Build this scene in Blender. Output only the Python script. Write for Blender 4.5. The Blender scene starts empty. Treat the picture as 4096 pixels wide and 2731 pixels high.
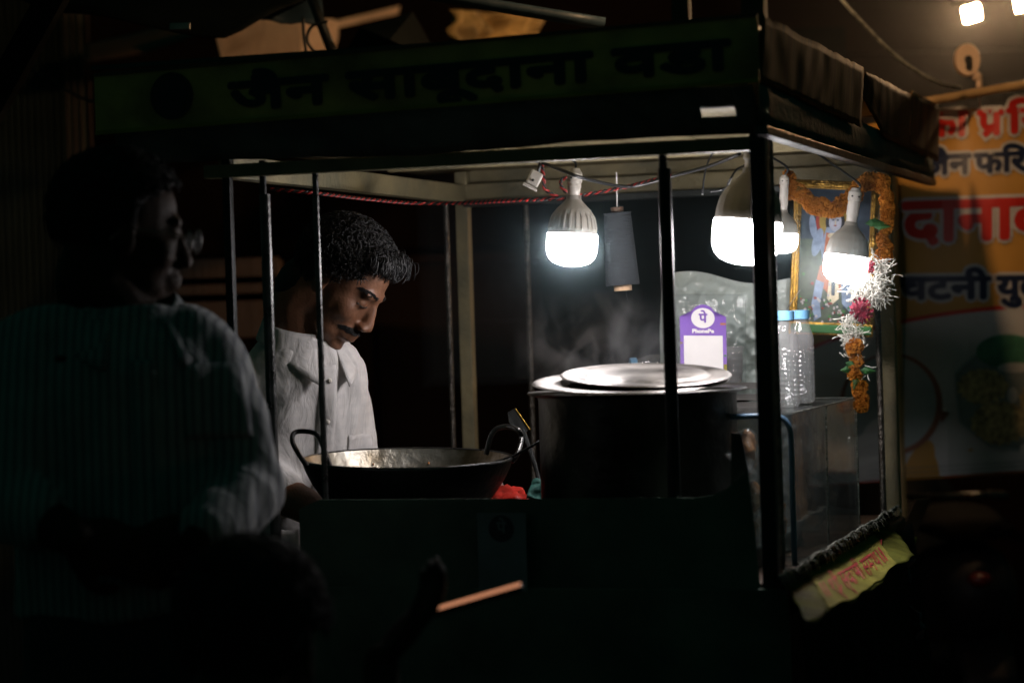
import bpy, bmesh, math, random
from mathutils import Vector as V, Matrix as M, noise
from mathutils.bvhtree import BVHTree
random.seed(7)
R = math.radians
sc = bpy.context.scene
col = sc.collection

# ------------------------------------------------------------------ camera
FPX = 9671.0; CH = 1.36
pit = math.atan(-(1365.5-1265)/FPX); rol = R(1.8)
FW = V((0, math.cos(pit), math.sin(pit))); _r = V((1, 0, 0)); _u = V((0, -math.sin(pit), math.cos(pit)))
RT = _r*math.cos(rol) - _u*math.sin(rol); UP = _r*math.sin(rol) + _u*math.cos(rol)
CAM = V((0, 0, CH))
cd = bpy.data.cameras.new('camera'); co = bpy.data.objects.new('camera', cd); col.objects.link(co)
cd.lens = 85.0; cd.sensor_width = 36.0; cd.clip_end = 400; cd.clip_start = .05
co.matrix_world = M(((RT.x, UP.x, -FW.x, CAM.x), (RT.y, UP.y, -FW.y, CAM.y), (RT.z, UP.z, -FW.z, CAM.z), (0, 0, 0, 1)))
cd.dof.use_dof = True; cd.dof.focus_distance = 4.2; cd.dof.aperture_fstop = 2.8
sc.camera = co

# ------------------------------------------------------------------ night sky
w = bpy.data.worlds.new('World'); sc.world = w; w.use_nodes = True
nt = w.node_tree; bg = nt.nodes['Background']
sky = nt.nodes.new('ShaderNodeTexSky'); sky.sky_type = 'NISHITA'; sky.sun_disc = False
sky.sun_elevation = R(-4.0); sky.sun_rotation = R(200)
mx = nt.nodes.new('ShaderNodeMix'); mx.data_type = 'RGBA'; mx.inputs[0].default_value = 0.85
mx.inputs[7].default_value = (0.018, 0.105, 0.078, 1)
nt.links.new(sky.outputs[0], mx.inputs[6]); nt.links.new(mx.outputs[2], bg.inputs[0])
bg.inputs[1].default_value = 0.155
sc.view_settings.view_transform = 'Standard'; sc.view_settings.look = 'None'
sc.view_settings.exposure = 0.0; sc.view_settings.gamma = 1.0
sc.cycles.use_denoising = True
sc.cycles.sample_clamp_indirect = 4.0
sc.cycles.max_bounces = 10; sc.cycles.transparent_max_bounces = 24
sc.cycles.caustics_reflective = False; sc.cycles.caustics_refractive = False

# ------------------------------------------------------------------ coordinates
def ray(px, py): return FW + RT*((px-2048)/FPX) + UP*((1365.5-py)/FPX)
def P(px, py, Y):
    d = ray(px, py); return CAM + d*(Y/d.y)
TH = R(17.8); FA = V((-math.cos(TH), math.sin(TH), 0)); SB = V((math.sin(TH), math.cos(TH), 0)); ZZ = V((0, 0, 1))
OC = P(3060, 1450, 3.6); OC.z = 0
def C(a, b, z): return OC + FA*a + SB*b + V((0, 0, z))          # cart: a to the left along the front, b to the back
def PC(px, py, a=None, b=None):
    d = ray(px, py); n = FA if a is not None else SB; t = a if a is not None else b
    return CAM + d*((t - (CAM-OC).dot(n))/d.dot(n))
CW, CD_ = .87, 1.174                                            # cart width and depth

# ------------------------------------------------------------------ materials
MT = {}
def mat(name, c, rough=.6, metal=0., var=.25, scale=12., bump=.0, bscale=60., c2=None, stretch=None, spec=.5, emit=None, alpha=None, coat=0., sss=0., mixlo=.35, mixhi=.65):
    if name in MT: return MT[name]
    m = bpy.data.materials.new(name); m.use_nodes = True; t = m.node_tree; b = t.nodes['Principled BSDF']
    b.inputs['Roughness'].default_value = rough; b.inputs['Metallic'].default_value = metal
    b.inputs['Specular IOR Level'].default_value = spec; b.inputs['Coat Weight'].default_value = coat
    if sss: b.inputs['Subsurface Weight'].default_value = sss; b.inputs['Subsurface Radius'].default_value = (.012, .005, .003)
    tc = t.nodes.new('ShaderNodeTexCoord'); mp = t.nodes.new('ShaderNodeMapping'); t.links.new(tc.outputs['Object'], mp.inputs[0])
    if stretch: mp.inputs['Scale'].default_value = stretch
    n = t.nodes.new('ShaderNodeTexNoise'); n.inputs['Scale'].default_value = scale; n.inputs['Detail'].default_value = 6
    t.links.new(mp.outputs[0], n.inputs[0])
    r = t.nodes.new('ShaderNodeValToRGB')
    if c2 is None: c2 = tuple(x*(1-var) for x in c); ca = tuple(min(1, x*(1+var*.6)) for x in c)
    else: ca = c
    r.color_ramp.elements[0].position = mixlo; r.color_ramp.elements[0].color = (*c2, 1)
    r.color_ramp.elements[1].position = mixhi; r.color_ramp.elements[1].color = (*ca, 1)
    t.links.new(n.outputs[0], r.inputs[0]); t.links.new(r.outputs[0], b.inputs['Base Color'])
    mr = t.nodes.new('ShaderNodeMapRange'); mr.inputs[3].default_value = max(.02, rough-.12); mr.inputs[4].default_value = min(1, rough+.12)
    t.links.new(n.outputs[0], mr.inputs[0]); t.links.new(mr.outputs[0], b.inputs['Roughness'])
    if bump:
        n2 = t.nodes.new('ShaderNodeTexNoise'); n2.inputs['Scale'].default_value = bscale; n2.inputs['Detail'].default_value = 5
        t.links.new(mp.outputs[0], n2.inputs[0])
        bp = t.nodes.new('ShaderNodeBump'); bp.inputs['Strength'].default_value = bump; bp.inputs['Distance'].default_value = .01
        t.links.new(n2.outputs[0], bp.inputs['Height']); t.links.new(bp.outputs[0], b.inputs['Normal'])
    if emit:
        b.inputs['Emission Color'].default_value = (*emit[0], 1); b.inputs['Emission Strength'].default_value = emit[1]
    MT[name] = m; return m
def clear(name, tint, trans, rough=.12, white=.25, bump=.3, bscale=40):
    """thin clear plastic: see-through, a little milky, glossy"""
    m = bpy.data.materials.new(name); m.use_nodes = True; t = m.node_tree; t.nodes.clear()
    o = t.nodes.new('ShaderNodeOutputMaterial'); tr = t.nodes.new('ShaderNodeBsdfTransparent'); tr.inputs[0].default_value = (*tint, 1)
    df = t.nodes.new('ShaderNodeBsdfDiffuse'); df.inputs[0].default_value = (*[min(1, x*.8) for x in tint], 1)
    tl = t.nodes.new('ShaderNodeBsdfTranslucent'); tl.inputs[0].default_value = (*[min(1, x*.8) for x in tint], 1)
    gl = t.nodes.new('ShaderNodeBsdfGlossy'); gl.inputs[1].default_value = rough
    tc = t.nodes.new('ShaderNodeTexCoord'); n = t.nodes.new('ShaderNodeTexNoise'); n.inputs['Scale'].default_value = bscale; n.inputs['Detail'].default_value = 4
    t.links.new(tc.outputs['Object'], n.inputs[0]); bp = t.nodes.new('ShaderNodeBump'); bp.inputs['Strength'].default_value = bump; bp.inputs['Distance'].default_value = .01
    t.links.new(n.outputs[0], bp.inputs['Height'])
    for q in (df, tl, gl): t.links.new(bp.outputs[0], q.inputs['Normal'])
    a = t.nodes.new('ShaderNodeMixShader'); a.inputs[0].default_value = .5; t.links.new(df.outputs[0], a.inputs[1]); t.links.new(tl.outputs[0], a.inputs[2])
    b = t.nodes.new('ShaderNodeMixShader'); b.inputs[0].default_value = 1-trans; t.links.new(tr.outputs[0], b.inputs[1]); t.links.new(a.outputs[0], b.inputs[2])
    lw = t.nodes.new('ShaderNodeLayerWeight'); lw.inputs[0].default_value = .5; t.links.new(bp.outputs[0], lw.inputs['Normal'])
    pwn = t.nodes.new('ShaderNodeMath'); pwn.operation = 'POWER'; pwn.inputs[1].default_value = 4; t.links.new(lw.outputs['Facing'], pwn.inputs[0])
    fr = t.nodes.new('ShaderNodeMapRange'); fr.inputs[3].default_value = .05; fr.inputs[4].default_value = .75; t.links.new(pwn.outputs[0], fr.inputs[0])
    c = t.nodes.new('ShaderNodeMixShader'); t.links.new(fr.outputs[0], c.inputs[0]); t.links.new(b.outputs[0], c.inputs[1]); t.links.new(gl.outputs[0], c.inputs[2])
    t.links.new(c.outputs[0], o.inputs[0]); MT[name] = m; return m

mat('iron', (.022, .024, .024), .42, .6, .4, 30, .08, 90)
mat('board_green', (.11, .16, .12), .7, 0, .4, 6, .3, 40, spec=.2)
mat('rebar', (.16, .14, .12), .38, .8, .5, 60, .5, 160)
mat('steel_pipe', (.10, .10, .098), .30, .9, .4, 40, .10, 160)
mat('paint_cream', (.36, .295, .155), .6, 0, .3, 9, .35, 70, c2=(.17, .155, .095))
mat('paint_olive', (.20, .18, .09), .6, 0, .3, 12, .3, 70)
mat('fascia_yellow', (.50, .33, .09), .6, 0, .6, 7, .2, 60)
mat('letter_dark', (.018, .02, .028), .55)
mat('emblem_dark', (.03, .022, .02), .6)
mat('sheet_dark', (.055, .06, .055), .45, .5, .45, 8, .25, 50)
mat('soffit', (.10, .14, .125), .8, 0, .4, 10, .3, 60, spec=.15)
mat('wood_brown', (.085, .045, .024), .6, 0, .4, 10, .4, 60, stretch=(1, 1, .15))
mat('aluminium', (.36, .34, .32), .40, 1, .55, 14, .35, 12)
mat('pot_dark', (.075, .073, .066), .42, .9, .6, 7, .3, 40)
mat('wok_in', (.42, .40, .35), .36, .9, .6, 14, .3, 50, c2=(.12, .09, .05))
mat('wok_out', (.012, .012, .012), .55, .3, .5, 20, .3, 80)
mat('bulb_body', (.30, .275, .235), .5, 0, .15, 20)
mat('porcelain', (.66, .62, .56), .35, 0, .12, 20)
mat('black', (.012, .012, .012), .5)
mat('rubber_black', (.006, .006, .0065), .9, spec=.15)
mat('scooter_black', (.006, .006, .008), .6, spec=.3)
mat('wire_red', (.45, .03, .025), .4)
mat('wire_black', (.012, .013, .014), .4)
mat('thread_grey', (.022, .026, .031), .85, 0, .2, 30, .35, 400, stretch=(.05, .05, 1))
mat('card_paper', (.45, .30, .18), .8)
mat('white_paper', (.78, .75, .74), .7, var=.08)
mat('notice_paper', (.16, .21, .22), .7)
mat('purple', (.17, .055, .42), .45, var=.1)
mat('cap_blue', (.16, .38, .60), .4, var=.2)
mat('marigold', (.62, .22, .012), .75, 0, .5, 40, .5, 200)
mat('jasmine', (.80, .78, .70), .7, 0, .15, 30)
mat('rose', (.36, .012, .05), .65, 0, .5, 60, .5, 150)
mat('leaf_green', (.03, .14, .03), .55, 0, .4, 30)
mat('gold', (.40, .23, .045), .32, .9, .45, 40, .45, 120)
mat('bamboo', (.42, .26, .11), .5, 0, .35, 12, .25, 40)
mat('banner_yellow', (.50, .255, .05), .55, 0, .15, 5)
mat('banner_white', (.50, .49, .49), .55, 0, .12, 5)
mat('banner_red', (.50, .02, .012), .5, 0, .12, 6)
mat('banner_navy', (.010, .018, .055), .5, 0, .12, 6)
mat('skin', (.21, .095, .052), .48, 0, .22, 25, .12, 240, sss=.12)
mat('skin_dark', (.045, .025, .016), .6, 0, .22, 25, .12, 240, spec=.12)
mat('hair', (.006, .006, .0065), .5, 0, .3, 60)
mat('hair_grey', (.005, .005, .006), .85, 0, .3, 60)
mat('trousers', (.03, .03, .035), .8)
mat('lamp_face', (1, .8, .6), .5, emit=((1, .60, .30), 950))
mat('lamp_face_far', (1, .8, .6), .5, emit=((1, .60, .30), 620))
mat('tarp_orange', (.74, .52, .36), .75, 0, .3, 4, .5, 12)
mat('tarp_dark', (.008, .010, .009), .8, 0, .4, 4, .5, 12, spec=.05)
mat('tarp_ochre', (.55, .36, .13), .85, 0, .6, 9, .9, 22)
mat('tarp_blue', (.03, .055, .075), .5, 0, .4, 4, .5, 14)
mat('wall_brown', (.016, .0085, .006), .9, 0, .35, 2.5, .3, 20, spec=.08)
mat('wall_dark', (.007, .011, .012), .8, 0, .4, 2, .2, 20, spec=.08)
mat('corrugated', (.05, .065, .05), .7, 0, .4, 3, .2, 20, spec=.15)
mat('ground', (.06, .055, .05), .85, 0, .4, 1.5, .4, 30)
mat('red_packet', (.55, .03, .02), .35, 0, .3, 30, .3, 50)
mat('green_cloth', (.03, .16, .13), .8, 0, .3, 30, .4, 80)
mat('snack_orange', (.55, .20, .05), .6, 0, .5, 25, .5, 60)
mat('blue_tube', (.10, .19, .30), .35, 0, .2, 20)
mat('sign_yellow', (.30, .265, .055), .7, 0, .3, 12, .15, 40, spec=.1)
mat('sign_red', (.42, .02, .03), .55)
mat('frayed', (.26, .26, .22), .9, 0, .5, 60, .9, 120)
mat('plastic_yellow', (.15, .15, .03), .7, 0, .6, 14, .6, 30, spec=.08)
mat('plastic_navy', (.02, .035, .07), .4, 0, .4, 14, .5, 30)
mat('phone', (.012, .012, .014), .25)
mat('phone_edge', (.85, .78, .72), .30, 1)
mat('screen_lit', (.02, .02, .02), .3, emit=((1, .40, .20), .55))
mat('tail_red', (.10, .003, .003), .4)
clear('bottle_clear', (.97, .97, .97), .76, .07, bump=.35, bscale=38)
clear('bag_clear', (.84, .93, .88), .30, .14, bump=.9, bscale=34)
clear('case_clear', (.95, .98, .98), .955, .06, bump=.10, bscale=7)
clear('crinkle_clear', (.96, .98, .98), .91, .07, bump=1.0, bscale=30)
mat('diffuser', (.9, .9, .9), .4, emit=((1.0, .94, .955), 63))
mat('diffuser_dim', (.9, .9, .9), .4, emit=((1.0, .955, .965), 16))

# ------------------------------------------------------------------ mesh builder
class MB:
    def __init__(s): s.v = []; s.f = []
    def add(s, vs, fs):
        o = len(s.v); s.v += [V(x) for x in vs]; s.f += [tuple(i+o for i in f) for f in fs]; return s
    def hexa(s, p):   # 8 points: bottom ring 0-3, top ring 4-7
        return s.add(p, [(3, 2, 1, 0), (4, 5, 6, 7), (0, 1, 5, 4), (1, 2, 6, 5), (2, 3, 7, 6), (3, 0, 4, 7)])
    def box(s, c, sx, sy, sz, ax=None):
        ax = ax or (V((1, 0, 0)), V((0, 1, 0)), V((0, 0, 1))); c = V(c)
        q = [c+ax[0]*x*sx/2+ax[1]*y*sy/2+ax[2]*z*sz/2 for z in (-1, 1) for x, y in ((-1, -1), (1, -1), (1, 1), (-1, 1))]
        return s.hexa(q)
    def cbox(s, a0, a1, b0, b1, z0, z1):    # box in cart coordinates
        return s.hexa([C(a, b, z) for z in (z0, z1) for a, b in ((a1, b0), (a0, b0), (a0, b1), (a1, b1))])
    def tube(s, pts, r, n=8, caps=True):
        pts = [V(p) for p in pts]; m = len(pts)
        rs = r if isinstance(r, (list, tuple)) else [r]*m
        t0 = (pts[1]-pts[0]).normalized(); ref = V((0, 0, 1)) if abs(t0.z) < .9 else V((1, 0, 0))
        nx = t0.cross(ref).normalized(); vs = []
        for i in range(m):
            t = (pts[min(i+1, m-1)]-pts[max(i-1, 0)])
            t = t.normalized() if t.length > 1e-9 else t0
            nx = (nx - t*nx.dot(t)); nx = nx.normalized() if nx.length > 1e-6 else t.orthogonal().normalized()
            ny = t.cross(nx)
            for k in range(n):
                an = 2*math.pi*k/n; vs.append(pts[i]+(nx*math.cos(an)+ny*math.sin(an))*rs[i])
        fs = [(i*n+k, i*n+(k+1) % n, (i+1)*n+(k+1) % n, (i+1)*n+k) for i in range(m-1) for k in range(n)]
        if caps: fs += [tuple(range(n-1, -1, -1)), tuple((m-1)*n+k for k in range(n))]
        return s.add(vs, fs)
    def lathe(s, prof, n=48, X=None, rad=None):
        X = X or M.Identity(4); vs = []
        for j, (r, z) in enumerate(prof):
            for k in range(n):
                an = 2*math.pi*k/n; rr = r*(rad(an, z, j) if rad else 1); vs.append(X @ V((rr*math.cos(an), rr*math.sin(an), z)))
        fs = [(j*n+k, j*n+(k+1) % n, (j+1)*n+(k+1) % n, (j+1)*n+k) for j in range(len(prof)-1) for k in range(n)]
        return s.add(vs, fs)
    def ell(s, c, rx, ry, rz, X=None, nu=20, nv=12):
        X = X or M.Identity(4); c = V(c); vs = []
        for j in range(nv+1):
            ph = math.pi*j/nv
            for k in range(nu):
                an = 2*math.pi*k/nu
                vs.append(X @ (c+V((rx*math.sin(ph)*math.cos(an), ry*math.sin(ph)*math.sin(an), -rz*math.cos(ph)))))
        fs = [(j*nu+k, j*nu+(k+1) % nu, (j+1)*nu+(k+1) % nu, (j+1)*nu+k) for j in range(nv) for k in range(nu)]
        return s.add(vs, fs)
    def grid(s, fn, nu, nv):
        vs = [fn(i/nu, j/nv) for j in range(nv+1) for i in range(nu+1)]
        return s.add(vs, [(j*(nu+1)+i, j*(nu+1)+i+1, (j+1)*(nu+1)+i+1, (j+1)*(nu+1)+i) for j in range(nv) for i in range(nu)])
    def rings(s, rings):      # closed loft through rings of equal count
        n = len(rings[0]); vs = [p for r in rings for p in r]
        fs = [(i*n+k, i*n+(k+1) % n, (i+1)*n+(k+1) % n, (i+1)*n+k) for i in range(len(rings)-1) for k in range(n)]
        fs += [tuple(range(n-1, -1, -1)), tuple((len(rings)-1)*n+k for k in range(n))]
        return s.add(vs, fs)
    def prism(s, pts, d):     # polygon pts extruded by vector d
        n = len(pts); pts = [V(p) for p in pts]; d = V(d)
        return s.add(pts+[p+d for p in pts], [tuple(range(n-1, -1, -1)), tuple(range(n, 2*n))]+[(k, (k+1) % n, n+(k+1) % n, n+k) for k in range(n)])
    def build(s, name, m, parent=None, smooth=False, solid=0, bevel=0, sub=0):
        vs = s.v; c = sum(vs, V())/max(1, len(vs)); zmin = min(p.z for p in vs); c = V((c.x, c.y, zmin))
        me = bpy.data.meshes.new(name); me.from_pydata([tuple(p-c) for p in vs], [], s.f); me.update()
        bm = bmesh.new(); bm.from_mesh(me); bmesh.ops.remove_doubles(bm, verts=bm.verts, dist=1e-7)
        bmesh.ops.recalc_face_normals(bm, faces=bm.faces); bm.to_mesh(me); bm.free()
        if smooth:
            me.polygons.foreach_set('use_smooth', [True]*len(me.polygons))
        mm = MT[m] if isinstance(m, str) else m
        me.materials.append(mm)
        o = bpy.data.objects.new(name, me); col.objects.link(o); o.location = c
        if parent: setpar(o, parent)
        if bevel:
            b = o.modifiers.new('Bevel', 'BEVEL'); b.width = bevel; b.segments = 2; b.limit_method = 'ANGLE'
        if solid:
            b = o.modifiers.new('Solidify', 'SOLIDIFY'); b.thickness = solid; b.offset = 0
        if sub:
            b = o.modifiers.new('Subdivision', 'SUBSURF'); b.levels = sub; b.render_levels = sub
        if smooth == 'auto':
            for e in me.edges: pass
            me.set_sharp_from_angle(angle=R(38))
        return o
def setpar(o, p):
    loc = p.location.copy(); q = p.parent
    while q: loc += q.location; q = q.parent
    o.parent = p; o.location = o.location - loc
def tag(o, label, cat, group=None):
    o['label'] = label; o['category'] = cat
    if group: o['group'] = group
    return o
def struct(o): o['kind'] = 'structure'; return o
def thing(name, loc, label, cat, group=None):
    o = bpy.data.objects.new(name, None); col.objects.link(o); o.location = V(loc); o.empty_display_size = .05
    return tag(o, label, cat, group)
def copy_tree(o, parent=None):
    c = o.copy(); col.objects.link(c); c.parent = parent
    for ch in o.children: copy_tree(ch, c)
    return c
def nz(p, s, sd=0): return noise.noise(V(p)*s + V((sd*7.3, sd*3.1, sd*1.7)))
def catmull(pts, n=8):
    pts = [V(p) for p in pts]; out = []
    for i in range(len(pts)-1):
        p0 = pts[max(i-1, 0)]; p1 = pts[i]; p2 = pts[i+1]; p3 = pts[min(i+2, len(pts)-1)]
        for k in range(n):
            t = k/n; out.append(.5*((2*p1)+(p2-p0)*t+(2*p0-5*p1+4*p2-p3)*t*t+(3*p1-p0-3*p2+p3)*t**3))
    out.append(pts[-1]); return out
def frame(o, x, y):       # local frame: x right, y up, z out
    x = V(x).normalized(); z = x.cross(V(y)).normalized(); y = z.cross(x)
    return M(((x.x, y.x, z.x, o[0]), (x.y, y.y, z.y, o[1]), (x.z, y.z, z.z, o[2]), (0, 0, 0, 1)))

# lettering: glyph outlines to flat mesh, thickened by shifted copies
def glyphs(body):
    c = bpy.data.curves.new('lettering_source', 'FONT'); c.body = body; c.resolution_u = 3
    o = bpy.data.objects.new('lettering_source', c); col.objects.link(o)
    dg = bpy.context.evaluated_depsgraph_get(); me = o.evaluated_get(dg).to_mesh()
    vs = [V(v.co) for v in me.vertices]; fs = [tuple(p.vertices) for p in me.polygons]
    o.evaluated_get(dg).to_mesh_clear(); bpy.data.objects.remove(o); bpy.data.curves.remove(c)
    return vs, fs
_na = glyphs('न'); CAPH = max(v.y for v in _na[0])
def lettering(body, X, width, height, mt, parent, bold=0., lift=.001, warp=None, extra=(), name='lettering', clip=None):
    """text in the plane of frame X, baseline at its origin; height = base to head line"""
    vs, fs = glyphs(body)
    x0 = min(v.x for v in vs); x1 = max(v.x for v in vs)
    sx = width/(x1-x0) if width else height/CAPH; sy = height/CAPH
    pts = [V(((v.x-x0)*sx, v.y*sy, 0)) for v in vs]
    mb = MB(); n = 8 if bold else 0; k = 0
    for i in range(n+1):
        off = V((0, 0, 0)) if i == 0 else V((math.cos(i*2*math.pi/n), math.sin(i*2*math.pi/n), 0))*bold
        q = []
        for p in pts:
            p2 = p+off; p2.z = lift+k*2e-5; q.append(warp(p2) if warp else X @ p2)
        mb.add(q, fs); k += 1
    for (pa, pb, wd) in extra:          # plain strokes in units of height
        a = V((pa[0]*height, pa[1]*height, 0)); b = V((pb[0]*height, pb[1]*height, 0)); d = (b-a).normalized(); nn = V((-d.y, d.x, 0))*(wd*height/2+bold)
        a -= d*bold; b += d*bold; q = [a-nn, b-nn, b+nn, a+nn]
        for p in q: p.z = lift+k*2e-5
        mb.add([warp(p) if warp else X @ p for p in q], [(0, 1, 2, 3)]); k += 1
    return mb.build(name, mt, parent)
def flat(pts, X, mt, parent, lift, name, warp=None):
    q = [V((p[0], p[1], lift)) for p in pts]
    if warp:   # fan from the middle so that it follows a wavy sheet
        c = sum(q, V())/len(q); n = len(q); rings = 6; mb = MB(); vs = [c]; fs = []
        for j in range(1, rings+1):
            for p in q: pp = c.lerp(p, j/rings); pp.z = lift; vs.append(pp)
        for i in range(n): fs.append((0, 1+i, 1+(i+1) % n))
        for j in range(rings-1):
            for i in range(n): fs.append((1+j*n+i, 1+(j+1)*n+i, 1+(j+1)*n+(i+1) % n, 1+j*n+(i+1) % n))
        mb.add([warp(p) for p in vs], fs); return mb.build(name, mt, parent)
    return MB().add([X @ p for p in q], [tuple(range(len(q)))]).build(name, mt, parent)
def oval(cx, cy, rx, ry, n=28, rot=0):
    return [(cx+rx*math.cos(t)*math.cos(rot)-ry*math.sin(t)*math.sin(rot), cy+rx*math.cos(t)*math.sin(rot)+ry*math.sin(t)*math.cos(rot)) for t in [2*math.pi*k/n for k in range(n)]]

# ================================================================== SETTING
def gfn(u, v): return V((-12+24*u, -6+20*v, nz((u*24, v*20, 0), 1.2)*.015-.01))
struct(MB().grid(gfn, 60, 60).build('ground', 'ground'))
def sheet(p00, p10, p11, p01, nu, nv, amp=.03, sc_=3, sd=1, sag=0, crease=0):
    p00, p10, p11, p01 = map(V, (p00, p10, p11, p01)); n = (p10-p00).cross(p01-p00).normalized()
    def fn(u, v):
        p = (p00*(1-u)+p10*u)*(1-v)+(p01*(1-u)+p11*u)*v
        k = amp*nz(p, sc_, sd)
        if crease: k += crease*abs(nz(p, sc_*2.3, sd+5))
        return p+n*k-ZZ*sag*math.sin(math.pi*u)*math.sin(math.pi*(.5+v*.5))
    return MB().grid(fn, nu, nv)
def psheet(c4, Ys, nu, nv, **k):
    return sheet(*[P(x, y, Y) for (x, y), Y in zip(c4, Ys)], nu, nv, **k)

# far building behind the cart
bl = thing('building', (-.3, 8.2, 0), 'dark brown plastered building wall behind the food cart', 'building')
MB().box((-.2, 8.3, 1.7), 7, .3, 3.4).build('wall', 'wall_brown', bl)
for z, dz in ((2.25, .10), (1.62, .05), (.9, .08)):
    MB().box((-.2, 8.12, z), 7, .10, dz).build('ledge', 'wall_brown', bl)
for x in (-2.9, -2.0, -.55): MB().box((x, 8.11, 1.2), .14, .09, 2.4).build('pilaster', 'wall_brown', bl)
# cupboard of brown boards seen through the cart
cb = thing('cupboard', P(1790, 2400, 6.4)*1, 'plain brown board cupboard standing behind the cart posts', 'cupboard')
pa = P(1475, 1062, 6.4); pb = P(2135, 1045, 6.4)
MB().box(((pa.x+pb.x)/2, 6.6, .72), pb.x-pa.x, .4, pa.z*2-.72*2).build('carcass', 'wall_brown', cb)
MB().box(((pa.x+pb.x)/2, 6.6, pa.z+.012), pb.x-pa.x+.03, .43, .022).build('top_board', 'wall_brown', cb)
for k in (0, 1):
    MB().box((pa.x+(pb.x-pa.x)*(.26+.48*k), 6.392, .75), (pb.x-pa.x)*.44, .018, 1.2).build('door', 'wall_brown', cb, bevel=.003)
# slatted bench seen at the left behind the customer
bn = thing('market_bench', P(880, 1240, 6.2)*1, 'brown plank rack with horizontal boards behind the striped shirt man', 'rack')
for y0, y1 in ((1062, 1118), (1132, 1186), (1198, 1330)):
    a0 = P(560, y0, 6.2); a1 = P(1120, y1, 6.2)
    MB().box(((a0.x+a1.x)/2, 6.2, (a0.z+a1.z)/2), a1.x-a0.x, .03, abs(a0.z-a1.z)+.022).build('plank', 'wood_brown', bn, bevel=.003)
for px in (590, 1090):
    a0 = P(px, 1040, 6.24); MB().box((a0.x, 6.24, a0.z/2), .05, .04, a0.z).build('post', 'wood_brown', bn)
# dark shutter added to blacken the view through the right part of the cart
sh = thing('added_shutter', P(2700, 1500, 7.2)*1, 'added dark grey shutter that blackens the view behind the hanging bulbs', 'shutter')
xa = P(2170, 1200, 7.2).x; xb = P(3330, 1200, 7.2).x
for k in range(26):
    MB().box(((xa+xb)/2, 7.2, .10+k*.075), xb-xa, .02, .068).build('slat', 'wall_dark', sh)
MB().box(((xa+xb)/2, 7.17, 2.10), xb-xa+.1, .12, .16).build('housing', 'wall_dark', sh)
# corrugated sheet wall at the left edge
cs = thing('corrugated_wall', P(150, 900, 6.6)*1, 'dark green corrugated metal sheet wall at the left edge', 'wall')
def corr(u, v):
    px = -420+u*790; p = P(px, 1300, 6.6); return V((p.x, 6.6+.012*math.sin(u*2*math.pi*30), .2+v*2.6))
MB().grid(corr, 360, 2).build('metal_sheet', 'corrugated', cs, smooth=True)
for px in (262, 290, 318, 352):
    p = P(px, 300, 6.5); MB().tube([(p.x, 6.52, .3), (p.x, 6.52, 2.62)], .003, 8).build('batten', 'wood_brown', cs)

# tarpaulins above, lit by the lamps on the right
t1 = psheet([(850, 300), (1345, 262), (1345, 88), (840, 30)], [6.0, 6.9, 6.9, 6.0], 44, 18, amp=.05, sc_=5, sd=2, crease=.03).build('tarpaulin', 'tarp_orange', smooth=True, solid=.003)
tag(t1, 'creased tarpaulin lit orange above the fascia lettering', 'tarpaulin')
t2 = psheet([(1315, 122), (1590, 58), (1600, 24), (1310, 92)], [6.9, 7.3, 7.3, 6.9], 20, 4, amp=.01, sc_=6, sd=3).build('tarpaulin', 'tarp_orange', smooth=True, solid=.003)
tag(t2, 'narrow orange-lit strip of tarpaulin rising to the right of the leaning pole', 'tarpaulin')
t3 = psheet([(1760, 215), (2150, 175), (2125, 60), (1770, 40)], [5.9, 6.5, 6.5, 5.9], 40, 16, amp=.07, sc_=9, sd=4, crease=.08).build('tarpaulin', 'tarp_ochre', smooth=True, solid=.003)
tag(t3, 'crumpled ochre sacking lit orange above the middle of the cart roof', 'tarpaulin')
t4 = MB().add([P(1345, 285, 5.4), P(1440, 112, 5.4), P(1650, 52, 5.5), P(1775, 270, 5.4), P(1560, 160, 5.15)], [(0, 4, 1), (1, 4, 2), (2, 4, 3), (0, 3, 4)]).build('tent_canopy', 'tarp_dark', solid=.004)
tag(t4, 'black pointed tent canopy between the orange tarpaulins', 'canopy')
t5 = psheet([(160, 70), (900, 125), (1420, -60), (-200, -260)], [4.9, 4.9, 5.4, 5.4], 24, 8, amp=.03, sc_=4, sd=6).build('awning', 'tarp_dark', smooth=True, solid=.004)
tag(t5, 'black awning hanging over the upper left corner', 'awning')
t6 = psheet([(990, 62), (1300, 110), (1280, -40), (1080, -60)], [5.2, 5.2, 5.3, 5.3], 16, 8, amp=.03, sc_=7, sd=7, crease=.03).build('plastic_sheet', 'tarp_blue', smooth=True, solid=.003)
tag(t6, 'dark blue plastic sheet bunched beside the leaning pole', 'sheet')
t7 = psheet([(345, 262), (800, 160), (640, 100), (345, 190)], [6.3, 6.3, 6.4, 6.4], 14, 6, amp=.02, sc_=5, sd=8).build('tarpaulin', 'wood_brown', smooth=True, solid=.003)
tag(t7, 'dull brown tarpaulin corner beside the corrugated wall', 'tarpaulin')
tag(MB().tube([P(1235, -40, 5.1), P(1290, 110, 5.1), P(1350, 262, 5.1)], .011, 10).build('tent_pole', 'iron', smooth=True), 'black leaning pole in front of the orange tarpaulin', 'pole')
tag(MB().box((P(105, 215, 4.6)), .05, .05, .42, (V((1, 0, 0)), V((0, 1, 0)), ZZ)).build('timber_beam', 'tarp_dark'), 'dark timber beam slanting across the upper left corner', 'beam')
o = bpy.data.objects['timber_beam']; o.rotation_euler = (0, R(31), 0); o.location = P(-60, 480, 4.6)
tag(MB().tube(catmull([P(1212, 70, 5.0), P(1216, 150, 5.0), P(1230, 245, 5.0)], 5), .0035, 6).build('cable', 'wire_black', smooth=True), 'black cable hanging straight down beside the leaning pole', 'cable')
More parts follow.
